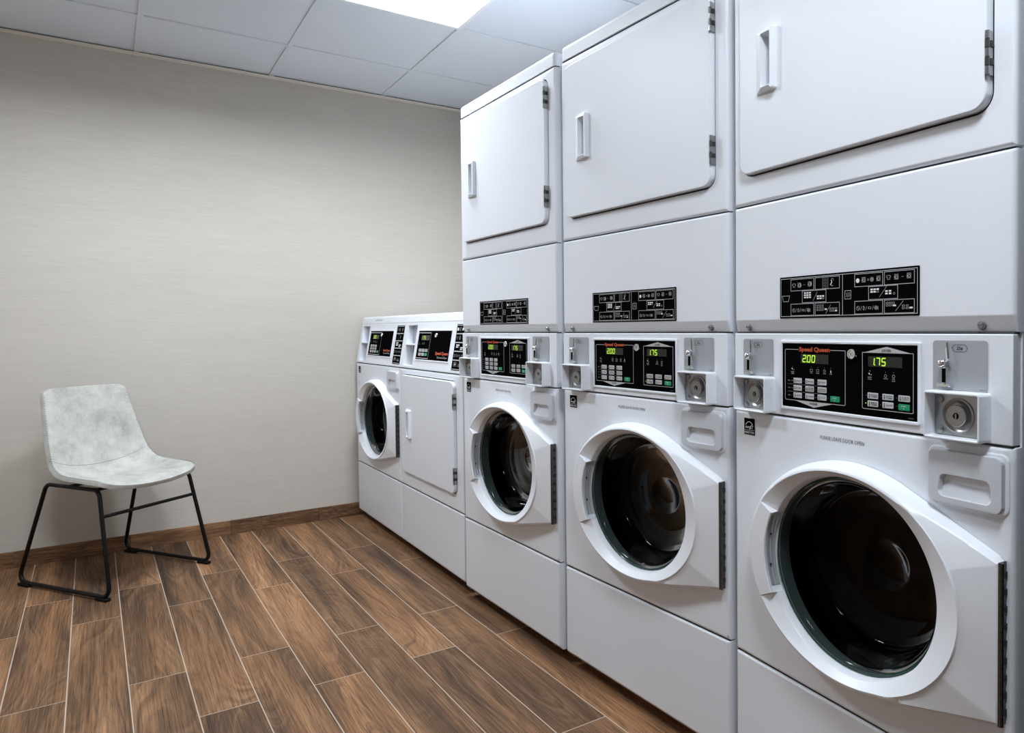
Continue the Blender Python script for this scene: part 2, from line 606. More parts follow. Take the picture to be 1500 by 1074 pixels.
def washer_front(parent, T, z0, z1):
    """front sheet of the washer with the round opening"""
    th = sorted(TH + [corner_angles(u, z) for u in (0, W) for z in (z0, z1)])
    def rp(i): return [(i, z0 + i), (W - i, z0 + i), (W - i, z1 - i), (i, z1 - i)]
    mb = MB()
    prof = []
    for i, o in ((0.0, -0.022), (0.0, -0.008), (0.0025, -0.0022), (0.008, 0.0)):
        prof.append([pt(t, polar(rp(i), t), o) for t in th])
    for r, o in (((0.216, 0.198), 0.0), ((0.212, 0.194), -0.01), ((0.212, 0.194), -0.035)):
        prof.append([pt(t, ell(t, r), o) for t in th])
    mb.rings(prof, MAT['white'])
    return mb.build('washer_front', parent, T=T, angle=50)


def washer_door(parent, T):
    hz = (0.461, 0.718)
    base = hull(0.273, 0.220, 0.676, hz[0] - 0.006, hz[1] + 0.005)
    face = hull(CR[0] + 0.002, CR[1] + 0.002, 0.676, *hz)
    th = sorted(set(TH + [corner_angles(0.676, z) for z in hz]))
    def offs(t):       # offset of the outer face edge: 20 mm at the hinge, 40 mm on the ring
        a = math.radians(t); u = DC[0] + polar(face, t) * math.cos(a)
        s = min(1, max(0, (0.676 - u) / 0.20))
        return 0.020 + 0.019 * s * s * (3 - 2 * s)
    mb = MB()
    R = []
    R.append([pt(t, polar(base, t), 0.001) for t in th])
    R.append([pt(t, polar(base, t) - 0.001, offs(t) * 0.45) for t in th])
    R.append([pt(t, polar(face, t), offs(t) - 0.004) for t in th])
    R.append([pt(t, polar(face, t) - 0.0035, offs(t)) for t in th])
    def crest(t): return min(ell(t, CR), polar(face, t) - 0.006)
    R.append([pt(t, crest(t), 0.0405 if crest(t) > ell(t, CR) - 0.02 and polar(face, t) - crest(t) < 0.012 else 0.037) for t in th])
    R.append([pt(t, crest(t) - 0.003, 0.041) for t in th])
    inpull = lambda t: H0 < t < H1
    R.append([pt(t, ell(t, HR) + 0.002, 0.043 if inpull(t) else 0.0255) for t in th])
    R.append([pt(t, ell(t, HR), 0.041 if inpull(t) else 0.023) for t in th])
    R.append([pt(t, ell(t, HR) + (0.006 if inpull(t) else -0.002), 0.030 if inpull(t) else 0.012) for t in th])
    R.append([pt(t, ell(t, HR) + (0.006 if inpull(t) else -0.003), 0.004) for t in th])
    R.append([pt(t, ell(t, HR) - 0.0045, 0.001) for t in th])
    mb.rings(R, MAT['plastic'])
    door = mb.build('washer_door', parent, T=T, angle=38)
    # grip behind the pull: dark ribbed strip
    g = MB()
    ta = [H0 + 4 + (H1 - H0 - 8) * i / 16 for i in range(17)]
    R = []
    for k, (dr, o) in enumerate(((0.0055, 0.031), (0.004, 0.026), (0.0055, 0.022), (0.0035, 0.018), (0.005, 0.014), (0.002, 0.008))):
        R.append([pt(t, ell(t, HR) + dr, o) for t in ta])
    g.rings(R, MAT['plate'], closed=False)
    for t in (H0 + 16, H1 - 16):
        a = pt(t, ell(t, HR) + 0.004, 0.024)
        g.tube([a, (a[0] + 0.003, a[1], a[2])], 0.0025, MAT['dark'], n=8)
    g.build('door_grip', door, T=T)
    # glass: rim, bowl
    g = MB()
    def er(r, o, n=72): return [pt(360 * i / n, ell(360 * i / n, r), o) for i in range(n)]
    g.rings([er((0.2063, 0.1883), 0.004), er((0.2050, 0.1870), 0.0075), er((0.2015, 0.1838), 0.0082), er((0.2000, 0.1823), 0.0065)], MAT['rim'])
    g.build('glass_rim', door, T=T)
    g = MB()
    k = [(1, 0.0065), (0.99, 0.0055), (0.965, 0.001), (0.95, -0.004), (0.945, -0.014), (0.93, -0.020), (0.925, -0.034), (0.905, -0.045), (0.895, -0.060), (0.86, -0.074), (0.83, -0.084), (0.815, -0.084), (0.77, -0.093), (0.755, -0.093), (0.68, -0.099), (0.5, -0.1025), (0.30, -0.104), (0.27, -0.1045), (0.25, -0.106), (0.1, -0.1085), (0.01, -0.1087)]
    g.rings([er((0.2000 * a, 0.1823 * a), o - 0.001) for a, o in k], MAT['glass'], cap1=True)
    g.build('glass', door, T=T, angle=91)
    # piano hinge along the right edge
    h = MB()
    z0, z1 = hz[0] - 0.003, hz[1] + 0.002
    h.box(0.6765, 0.6785, 0.0005, 0.0205, z0, z1, MAT['hinge'])
    n = 19
    for i in range(n):
        a = z0 + (z1 - z0) * i / n; b = z0 + (z1 - z0) * (i + 1) / n
        h.tube([(0.6795, -0.0165, a + 0.0004), (0.6795, -0.0165, b - 0.0004)], 0.0042, MAT['hinge'], n=10)
        if i % 2:
            h.box(0.6785, 0.681, 0.002, 0.010, a + 0.002, b - 0.002, MAT['dark'])
    h.build('hinge', door, T=T)
    return door


def drum(parent, T):
    g = MB()
    c = DC
    def er(rx, o, n=64): return [(c[0] + rx * math.cos(2 * PI * i / n), -o, c[1] + rx * 0.915 * math.sin(2 * PI * i / n)) for i in range(n)]
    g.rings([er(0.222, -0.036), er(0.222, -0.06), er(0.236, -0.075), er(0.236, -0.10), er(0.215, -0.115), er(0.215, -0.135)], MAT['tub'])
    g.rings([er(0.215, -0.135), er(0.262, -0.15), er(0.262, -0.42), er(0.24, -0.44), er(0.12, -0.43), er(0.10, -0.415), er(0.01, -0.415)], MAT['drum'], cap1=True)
    for i in range(3):
        a = math.radians(100 + 120 * i)
        d = [(0.258, -0.06), (0.205, 0.0), (0.258, 0.06)]
        lo = []
        for o in (-0.17, -0.40):
            lo.append([(c[0] + r * math.cos(a + q), -o, c[1] + 0.915 * r * math.sin(a + q)) for r, q in ((0.258, -0.16), (0.215, -0.04), (0.215, 0.04), (0.258, 0.16))])
        g.rings(lo, MAT['drum'], True, True)
    g.build('drum', parent, T=T)


def soap_drawer(parent, T):
    g = MB()
    g.pad(rrect(0.535, 0.683, 0.789, 0.889, 0.014), [(0, 0.0002), (0.0, 0.0018), (0.002, 0.003)], MAT['white'], cap0=False)
    def shape(i):   # bottom edge bows down a little
        p = rrect(0.541, 0.677, 0.794, 0.884, 0.012)(i)
        return [(u, z - (0.004 * (1 - ((u - 0.609) / 0.068) ** 2) if z < 0.83 else 0)) for u, z in p]
    def scoop(i):
        p = rrect(0.561, 0.659, 0.806, 0.843, 0.010)(i)
        return [(u + (0.003 if u < 0.6 and z > 0.825 else 0) - (0.002 if u > 0.62 and z > 0.825 else 0), z - (0.002 * (1 - ((u - 0.61) / 0.05) ** 2)) + (0.003 * (1 - ((u - 0.61) / 0.05) ** 2) if z > 0.825 else 0)) for u, z in p]
    R = [[(u, -o, z) for u, z in shape(i)] for i, o in ((0, 0.003), (0, 0.0110), (0.0007, 0.0126), (0.0020, 0.0132))]
    R.append([(u, -0.0132, z) for u, z in scoop(-0.0008)])
    R.append([(u, -0.0126, z) for u, z in scoop(0)])
    # floor of the scoop slopes back up under the lip
    deep = []
    for u, z in scoop(0.0015):
        q = max(0.0, min(1.0, (z - 0.806) / 0.037))
        deep.append((u + (0.002 if u < .61 else -0.002), -(0.0122 - 0.0118 * min(1.0, q / 0.5)), z - 0.001 * q))
    R.append(deep)
    g.rings(R, MAT['drawer'], cap1=True)
    g.build('detergent_drawer', parent, T=T, angle=28)


def sheet(parent, name, T, z0, z1, lip=False, chamfer=False, u1=W, r=0.008, mt=None):
    """a folded front sheet with rounded edges"""
    g = MB()
    mt = mt or MAT['white']
    if chamfer:
        prof = [(-0.03, z0 + 0.001), (-0.012, z0), (-0.0100, z0 + 0.0015), (-0.0005, z0 + 0.0255), (0.0, z0 + 0.029), (0.0, z1 - 0.006), (-0.002, z1 - 0.0015), (-0.006, z1), (-0.03, z1)]
    elif lip:
        prof = [(-0.09, z0 - 0.012), (-0.02, z0 - 0.012), (-0.012, z0 - 0.0105), (-0.002, z0 - 0.0005), (0.0, z0 + 0.004), (0.0, z1 - 0.006), (-0.002, z1 - 0.0015), (-0.006, z1), (-0.03, z1)]
    else:
        prof = [(-0.03, z0), (-0.006, z0), (-0.002, z0 + 0.0015), (0.0, z0 + 0.006), (0.0, z1 - 0.006), (-0.002, z1 - 0.0015), (-0.006, z1), (-0.03, z1)]
    us = [(0.0, -1.0), (0.0, -r), (r * 0.3, -r * 0.3), (r, 0.0), (u1 - r, 0.0), (u1 - r * 0.3, -r * 0.3), (u1, -r), (u1, -1.0)]
    rows = []
    for u, lim in us:
        rows.append([(u, -(min(o, lim) if lim > -0.5 else -0.03 if o > -0.03 else o), z) for o, z in prof])
    g.rings(rows, mt, closed=False)
    return g.build(name, parent, T=T, angle=50)


def cabinet_body(parent, T, z0, z1, depth=0.70, opening=True, u1=W):
    g = MB()
    t = 0.006
    y = -0.022
    g.box(0.0005, t, -depth, y, z0, z1, MAT['white'])
    g.box(u1 - t, u1 - 0.0005, -depth, y, z0, z1, MAT['white'])
    g.box(t, u1 - t, -depth, -depth + t, z0, z1, MAT['white'])
    g.box(t, u1 - t, -depth + t, y - 0.01, z1 - t, z1 - 0.0005, MAT['white'])
    g.box(t, u1 - t, -depth + t, y - 0.08, z0, z0 + t, MAT['white'])
    return g.build('cabinet', parent, T=T, smooth=False)


def legs(parent, T, z1):
    for u in (0.05, W - 0.05):
        for o in (-0.12, -0.62):
            g = MB()
            g.tube([(u, -o, 0.0), (u, -o, 0.012)], 0.022, MAT['rubber'], n=12)
            g.tube([(u, -o, 0.012), (u, -o, z1)], 0.008, MAT['steeld'], n=10)
            g.build('leg', parent, T=T)


def dryer_front(parent, T, z0, z1, d):
    u0, u1, b0, b1, r = d
    out = rrect(0.0, W, z0, z1, 0.002, 8)
    inn = rrect(u0 - 0.0045, u1 + 0.0045, b0 - 0.0045, b1 + 0.0045, r + 0.0045, 8)
    g = MB()
    R = [[(u, -o, z) for u, z in out(i)] for i, o in ((0.0, -0.03), (0.0, -0.008), (0.0025, -0.0022), (0.008, 0.0))]
    R += [[(u, -o, z) for u, z in inn(i)] for i, o in ((-0.0008, 0.0), (0.0, -0.0006), (0.0006, -0.0030), (0.0006, -0.0075))]
    g.rings(R, MAT['white'])
    g.build('dryer_front', parent, T=T, angle=50)
    g = MB()
    g.pad(rrect(u0 - 0.0038, u1 + 0.0038, b0 - 0.0038, b1 + 0.0038, r + 0.004, 8), [(0, -0.0105), (0, -0.0080)], MAT['dark'])
    g.build('door_gasket', parent, T=T)


def coin_plate(parent, T, u0, u1, z0, z1, small=False):
    g = MB()
    r = 0.006
    pts = [(u0, z0), (u1, z0)] + [(u1 - r + r * math.cos(PI / 2 * k / 4), z1 - r + r * math.sin(PI / 2 * k / 4)) for k in range(5)] + [(u0 + r - r * math.sin(PI / 2 * k / 4), z1 - r + r * math.cos(PI / 2 * k / 4)) for k in range(5)]
    g.flat(pts, 0.0009, MAT['plate'])
    g.v += []
    cu, cz = u0 + 0.052, z1 - 0.013
    hx = [(cu - 0.0145, cz), (cu - 0.010, cz + 0.006), (cu + 0.010, cz + 0.006), (cu + 0.0145, cz), (cu + 0.010, cz - 0.006), (cu - 0.010, cz - 0.006), (cu - 0.0145, cz)]
    g.stroke(hx, 0.0007, 0.0013, MAT['keyblack'])
    g.text('25¢', cu, cz - 0.0026, 0.0055, MAT['keyblack'], 0.0013, width=0.0115, offset=0.02, align='C')
    g.text('M411', u1 - 0.014, z0 + 0.0015, 0.0022, MAT['keyblack'], 0.0013, width=0.011)
    pl = g.build('coin_plate', parent, T=T, smooth=False)
    c = MB()
    b = u0 + 0.0235
    c.tube([(b + 0.0085, -0.006, z1 - 0.003), (b + 0.0105, -0.009, z1 - 0.016), (b + 0.0125, -0.010, z1 - 0.030), (b + 0.006, -0.009, z1 - 0.035)], [0.0028, 0.0031, 0.0034, 0.0028], MAT['chrome'], n=10)
    n = 14
    rs = []
    for i in range(1, 8):
        a = PI * i / 8
        rs.append([(b + 0.0075 * math.sin(a) * math.cos(2 * PI * k / n), -0.0095 + 0.0075 * math.sin(a) * math.sin(2 * PI * k / n), z1 - 0.039 + 0.0075 * math.cos(a)) for k in range(n)])
    c.rings(rs, MAT['chrome'], True, True)
    c.tube([(b + 0.006, -0.007, z1 - 0.045), (b + 0.006, -0.008, z1 - 0.073)], [0.0045, 0.0052], MAT['chrome'], n=10)
    c.box(b + 0.0030, b + 0.0090, 0.0115, 0.0135, z1 - 0.071, z1 - 0.047, MAT['black'])
    fl_ = rrect(b - 0.0085, b + 0.0175, z1 - 0.0785, z1 - 0.0725, 0.0025)
    c.pad(fl_, [(0, 0.0012), (0, 0.012), (0.001, 0.0145)], MAT['chrome'])
    c.build('coin_slot', pl, T=T)
    return pl


def coin_box(parent, T, u0, u1, z0, z1, dep=0.033):
    g = MB()
    w = 0.0042
    out = rrect(u0, u1, z0, z1, 0.006)
    R = []
    for i, o in ((0, 0.0), (0, dep - 0.002), (0.001, dep - 0.0003), (0.002, dep)):
        R.append([(u, -o, z) for u, z in out(i)])
    for i, o in ((w - 0.001, dep), (w, dep - 0.001), (w, 0.003)):
        R.append([(u, -o, z) for u, z in out(i)])
    g.rings(R, MAT['plastic'])
    for dz in (-0.018, 0.0, 0.016):
        g.tube([(u1 - 0.0002, -dep * 0.45, (z0 + z1) / 2 + dz), (u1 + 0.0003, -dep * 0.45, (z0 + z1) / 2 + dz)], 0.0010, MAT['line'], n=6)
    bx = g.build('coin_box', parent, T=T, angle=40)
    g = MB()
    g.pad(rrect(u0 + w + 0.0003, u1 - w - 0.0003, z0 + w + 0.0003, z1 - w - 0.0003, 0.003), [(0, 0.0015), (0.0, 0.005), (0.001, 0.006)], MAT['steel'])
    cu, cz = u0 + (u1 - u0) * 0.475, (z0 + z1) / 2 - 0.001
    g.lathe(cu, cz, [(0.0300, 0.0058), (0.0295, 0.0085), (0.027, 0.0092), (0.0235, 0.0070), (0.0205, 0.0062), (0.0190, 0.0064), (0.0185, 0.0125), (0.0175, 0.0135), (0.006, 0.0135), (0.0055, 0.0130)], MAT['steel'], n=40, cap1=False)
    g.lathe(cu, cz, [(0.0055, 0.0130), (0.0053, 0.009)], MAT['dark'], n=16)
    g.box(cu - 0.0013, cu + 0.0013, 0.010, 0.0138, cz - 0.005, cz + 0.003, MAT['steel'])
    for dz in (0.026, -0.026):
        g.lathe(u0 + 0.0165, cz + dz, [(0.0066, 0.006), (0.006, 0.0085), (0.004, 0.010), (0.001, 0.0105)], MAT['steel'], n=16)
    g.build('coin_lock', bx, T=T, angle=30)
    return bx


SEG = {'0': 'abcdef', '1': 'bc', '2': 'abged', '5': 'afgcd', '7': 'abc', '8': 'abcdefg'}
def seven(mb, ch, u, z, w, h, mt, o, lw=0.0017, sl=0.10):
    P = {'a': ((0, h), (w, h)), 'b': ((w, h), (w, h / 2)), 'c': ((w, h / 2), (w, 0)), 'd': ((0, 0), (w, 0)), 'e': ((0, 0), (0, h / 2)), 'f': ((0, h / 2), (0, h)), 'g': ((0, h / 2), (w, h / 2))}
    for s in SEG[ch]:
        (a, b), (c, d) = P[s]
        gp = 0.0003
        if a == c:
            b, d = (b - gp, d + gp) if b > d else (b + gp, d - gp)
        mb.stroke([(u + a + sl * b, z + b), (u + c + sl * d, z + d)], lw, o, mt)


def display(parent, T, u, z, s, o=0.0028, cells=6, k=1.0):
    g = MB()
    g.rect(u - 0.006 * k, u + 0.072 * k, z - 0.003 * k, z + 0.0165 * k, o, MAT['ledback'])
    i = 0
    for ch in s:
        if ch == '.':
            g.rect(u + 0.0130 * k * i - 0.0036 * k, u + 0.0130 * k * i - 0.0018 * k, z - 0.0006, z + 0.0014 * k, o + 0.0005, MAT['led'])
            continue
        seven(g, ch, u + 0.0130 * k * i, z, 0.0080 * k, 0.0135 * k, MAT['led'], o + 0.0005, 0.0021 * k)
        i += 1
    for j in range(i, cells):
        seven(g, '8', u + 0.0120 * k * j + 0.003 * k, z, 0.0066 * k, 0.0120 * k, MAT['leddim'], o + 0.0005, 0.0011 * k)
    g.build('digital_display', parent, T=T, smooth=False)


def button(parent, T, u0, u1, z0, z1, txt=None, green=False, o=0.0026, icon=True):
    g = MB()
    g.pad(rrect(u0, u1, z0, z1, 0.0014, 3), [(0, o), (0.0, o + 0.0006), (0.0003, o + 0.0009)], MAT['green' if green else 'key'])
    oo = o + 0.0014
    if green:
        g.text(txt, (u0 + u1) / 2, (z0 + z1) / 2 + 0.0006, 0.0024, MAT['wprint'], oo, width=(u1 - u0) * 0.45, align='C')
        g.flat([((u0 + u1) / 2 - .0008, z0 + 0.0018), ((u0 + u1) / 2 + .0014, z0 + 0.0030), ((u0 + u1) / 2 - .0008, z0 + 0.0042)], oo, MAT['wprint'])
    else:
        tx = u0 + (0.0085 if icon else 0.002)
        if icon:
            if icon == 'T':
                g.stroke([(u0 + 0.0048, z0 + 0.0024), (u0 + 0.0048, z1 - 0.002)], 0.0016, oo, MAT['keyblack'])
                g.lathe(u0 + 0.0048, z0 + 0.0028, [(0.0014, oo), (0.0001, oo)], MAT['keyblack'], n=8)
            else:
                g.frame(u0 + 0.0025, u0 + 0.0068, z0 + 0.0036, z1 - 0.0032, 0.0007, oo, MAT['keyblack'])
                g.rect(u0 + 0.0036, u0 + 0.0058, z0 + 0.0022, z0 + 0.0046, oo, MAT['keyblack'])
        lines = (txt or '').split('\n')
        for i, L in enumerate(lines):
            zz = (z0 + z1) / 2 - 0.0013 if len(lines) == 1 else (z1 - 0.0050 - 0.0036 * i)
            g.text(L, tx, zz, 0.0025, MAT['keyblack'], oo, width=(u1 - tx - 0.0015), offset=0.012)
    g.build('button', parent, T=T, smooth=False)


def key_lock(parent, T, u, z, k=1.0, o=0.002):
    g = MB()
    g.lathe(u, z, [(0.0105 * k, o), (0.0105 * k, o + 0.005), (0.0095 * k, o + 0.0068), (0.0068 * k, o + 0.0072), (0.0062 * k, o + 0.0055), (0.0045 * k, o + 0.0055), (0.004 * k, o + 0.0068), (0.0006, o + 0.0068)], MAT['chrome'], n=24)
    g.box(u - 0.0006, u + 0.0006, o + 0.0060, o + 0.0072, z - 0.0025, z + 0.0025, MAT['dark'])
    g.box(u + 0.006 * k, u + 0.0115 * k, o, o + 0.004, z - 0.0045 * k, z - 0.0015 * k, MAT['chrome'])
    g.build('key_lock', parent, T=T)


def decal_keys(g, u, z, rows, cols, solid, o, w=0.0056, h=0.0030, du=0.0072, dz=0.0046):
    for r in range(rows):
        for c in range(cols):
            a, b = u + c * du, z - r * dz
            if solid is True or (r, c) in solid:
                g.rect(a, a + w, b - h, b, o, MAT['wprint'])
            else:
                g.frame(a, a + w, b - h, b, 0.0005, o, MAT['line'])


def shirt(g, u, z, k, o):
    g.stroke([(u - 3 * k, z - 4 * k), (u - 3 * k, z + 1 * k), (u - 5 * k, z), (u - 6 * k, z + 3 * k), (u - 2 * k, z + 5 * k), (u, z + 4 * k), (u + 2 * k, z + 5 * k), (u + 6 * k, z + 3 * k), (u + 5 * k, z), (u + 3 * k, z + k), (u + 3 * k, z - 4 * k), (u - 3 * k, z - 4 * k)], 0.0006, o, MAT['line'])


def machine_icon(g, u, z, k, o, half=False):
    g.frame(u - 5 * k, u + 5 * k, z - 5 * k, z + 6 * k, 0.0006, o, MAT['line'])
    g.arc(u, z, 3.4 * k, 0, 2 * PI, 0.0008, o, MAT['line'], 14)
    g.stroke([(u - 6 * k, z), (u, z)], 0.0008, o, MAT['line'])
    if half:
        g.arc(u + 1 * k, z, 5.4 * k, -1.2, 1.2, 0.0010, o, MAT['wprint'], 8)


def symbols_row(g, u, z, k, o):
    L = MAT['line']
    g.arc(u, z, 4 * k, 0, 2 * PI, 0.0006, o, L, 12); g.stroke([(u - 3 * k, z + 3 * k), (u + 3 * k, z - 3 * k)], 0.0006, o, L)
    g.stroke([(u + 6 * k, z - 4 * k), (u + 9 * k, z + 4 * k)], 0.0005, o, L)
    g.stroke([(u + 13 * k, z - 4 * k), (u + 13 * k, z + 4 * k)], 0.0009, o, L); g.arc(u + 13 * k, z, 3.6 * k, -PI / 2, PI / 2, 0.0006, o, L, 8)
    g.stroke([(u + 19 * k, z - 4 * k), (u + 22 * k, z + 4 * k)], 0.0005, o, L)
    g.frame(u + 25 * k, u + 32 * k, z - 2 * k, z + 2 * k, 0.0006, o, L)
    g.stroke([(u + 35 * k, z - 4 * k), (u + 38 * k, z + 4 * k)], 0.0005, o, L)
    g.arc(u + 44 * k, z, 3.6 * k, 0, 2 * PI, 0.0006, o, L, 10); g.arc(u + 44 * k, z, 1.8 * k, 0, 2 * PI, 0.0009, o, L, 8)
    g.stroke([(u + 49 * k, z - 4 * k), (u + 49 * k, z + 3 * k)], 0.0007, o, L)


def hand(g, u, z, o):
    g.arc(u + 0.003, z + 0.004, 0.003, -0.5, PI + 0.3, 0.0007, o, MAT['line'], 8)
    g.stroke([(u, z + 0.004), (u + 0.002, z), (u, z - 0.003), (u - 0.002, z - 0.006)], 0.0018, o, MAT['wprint'])
    g.stroke([(u - 0.001, z - 0.005), (u + 0.002, z - 0.008), (u + 0.005, z - 0.007)], 0.0009, o, MAT['line'])


def instruction_decal(parent, T):
    g = MB()
    u0, u1, z0, z1, o = 0.1565, 0.5145, 1.113, 1.2015, 0.0012
    g.pad(rrect(u0, u1, z0, z1, 0.002, 3), [(0, 0.0002), (0, o)], MAT['black'])
    a, L = o + 0.0005, MAT['line']
    g.frame(0.160, 0.511, 1.1165, 1.198, 0.0011, a, L)
    g.rect(0.3355, 0.3366, 1.1176, 1.197, a, L)
    for s, b in ((0, 0.1905), (1, 0.3665)):
        g.frame(b, b + 0.068, 1.1705, 1.1955, 0.0010, a, L)
        g.frame(b + 0.071, b + 0.138, 1.1705, 1.1955, 0.0010, a, L)
        g.frame(b + 0.034, b + 0.102, 1.1445, 1.1700, 0.0010, a, L)
        g.frame(b, b + 0.068, 1.118, 1.1435, 0.0010, a, L)
        g.frame(b + 0.071, b + 0.138, 1.118, 1.1435, 0.0010, a, L)
        symbols_row(g, b + 0.009, 1.1295, 0.00098, a)
    # bucket and dryer marks
    g.stroke([(0.164, 1.161), (0.187, 1.161), (0.1835, 1.149), (0.168, 1.149), (0.1645, 1.161)], 0.0009, a, L)
    g.frame(0.3415, 0.358, 1.148, 1.165, 0.0009, a, L)
    for i in range(3):
        g.stroke([(0.3455 + 0.004 * i, 1.152), (0.347 + 0.004 * i, 1.156), (0.3455 + 0.004 * i, 1.161)], 0.0007, a, L)
    shirt(g, 0.2005, 1.182, 0.00085, a); machine_icon(g, 0.216, 1.182, 0.00085, a, True)
    g.stroke([(0.228, 1.1825), (0.233, 1.1825)], 0.001, a, MAT['dimprint']); machine_icon(g, 0.246, 1.183, 0.00085, a, True)
    for r in range(4):
        for c in range(2):
            g.frame(0.284 + 0.0065 * c, 0.289 + 0.0065 * c, 1.1725 + 0.0055 * r, 1.1770 + 0.0055 * r, 0.0005, a, MAT['dimprint'])
    g.frame(0.2825, 0.298, 1.1715, 1.195, 0.0006, a, MAT['dimprint'])
    hand(g, 0.306, 1.184, a)
    decal_keys(g, 0.230, 1.1665, 3, 3, True, a)
    g.stroke([(0.256, 1.148), (0.268, 1.166)], 0.0006, a, L)
    decal_keys(g, 0.267, 1.1585, 2, 3, {(0, 0), (0, 1), (0, 2), (1, 0), (1, 1)}, a)
    decal_keys(g, 0.266, 1.1395, 3, 3, set(), a, w=0.0050); g.rect(0.2885, 0.2945, 1.1285, 1.1315, a, MAT['wprint'])
    g.stroke([(0.291, 1.121), (0.305, 1.139)], 0.0006, a, L)
    decal_keys(g, 0.302, 1.1325, 2, 3, {(1, 2)}, a, w=0.0052)
    # dryer half
    g.lathe(0.3745, 1.1825, [(0.0045, a), (0.0001, a)], MAT['wprint'], n=14)
    machine_icon(g, 0.389, 1.183, 0.00085, a); g.arc(0.400, 1.183, 0.0016, 0, 2 * PI, 0.0005, a, L, 8)
    g.lathe(0.409, 1.183, [(0.0045, a), (0.0001, a)], MAT['dimprint'], n=14); machine_icon(g, 0.4245, 1.1835, 0.00085, a)
    shirt(g, 0.4475, 1.184, 0.00085, a); machine_icon(g, 0.465, 1.184, 0.00085, a); g.stroke([(0.476, 1.184), (0.481, 1.184)], 0.001, a, MAT['dimprint']); machine_icon(g, 0.4925, 1.1845, 0.00085, a)
    decal_keys(g, 0.4055, 1.1655, 2, 3, {(0, 0), (0, 1), (0, 2), (1, 0), (1, 1)}, a)
    g.stroke([(0.4265, 1.149), (0.443, 1.168)], 0.0006, a, L)
    decal_keys(g, 0.440, 1.1610, 2, 2, True, a, du=0.0082); g.arc(0.460, 1.1545, 0.002, 0, 2 * PI, 0.0005, a, L, 8)
    decal_keys(g, 0.4415, 1.1390, 2, 3, set(), a); g.rect(0.4575, 0.4645, 1.131, 1.1340, a, MAT['wprint'])
    g.stroke([(0.463, 1.122), (0.480, 1.140)], 0.0006, a, L)
    decal_keys(g, 0.4775, 1.1330, 2, 2, set(), a, du=0.0085); g.rect(0.4935, 0.5005, 1.1260, 1.1290, a, MAT['wprint'])
    g.build('instruction_decal', parent, T=T, smooth=False)


def status_icon(g, u, z, lines, o, kind=0, led='dimprint'):
    g.rect(u - 0.0006, u + 0.0006, z + 0.0095, z + 0.0107, o, MAT[led])
    if kind == 0:
        g.stroke([(u - 0.003, z + 0.006), (u - 0.001, z + 0.0035), (u - 0.001, z + 0.0065)], 0.0012, o, MAT['wprint'])
        g.frame(u + 0.0015, u + 0.0045, z + 0.0025, z + 0.004, 0.0004, o, MAT['line'])
    elif kind == 1:
        g.frame(u - 0.0038, u + 0.0038, z + 0.001, z + 0.006, 0.0005, o, MAT['line'])
    elif kind == 2:
        g.arc(u, z + 0.0035, 0.0028, 0, 2 * PI, 0.0006, o, MAT['line'], 10)
    else:
        g.flat([(u - 0.0016, z + 0.001), (u + 0.0016, z + 0.001), (u, z + 0.0070)], o, MAT['wprint'])
    for i, t in enumerate(lines):
        g.text(t, u, z - 0.0028 - 0.0036 * i, 0.0021, MAT['line'], o, width=0.0017 * len(t) * 1.0, align='C')


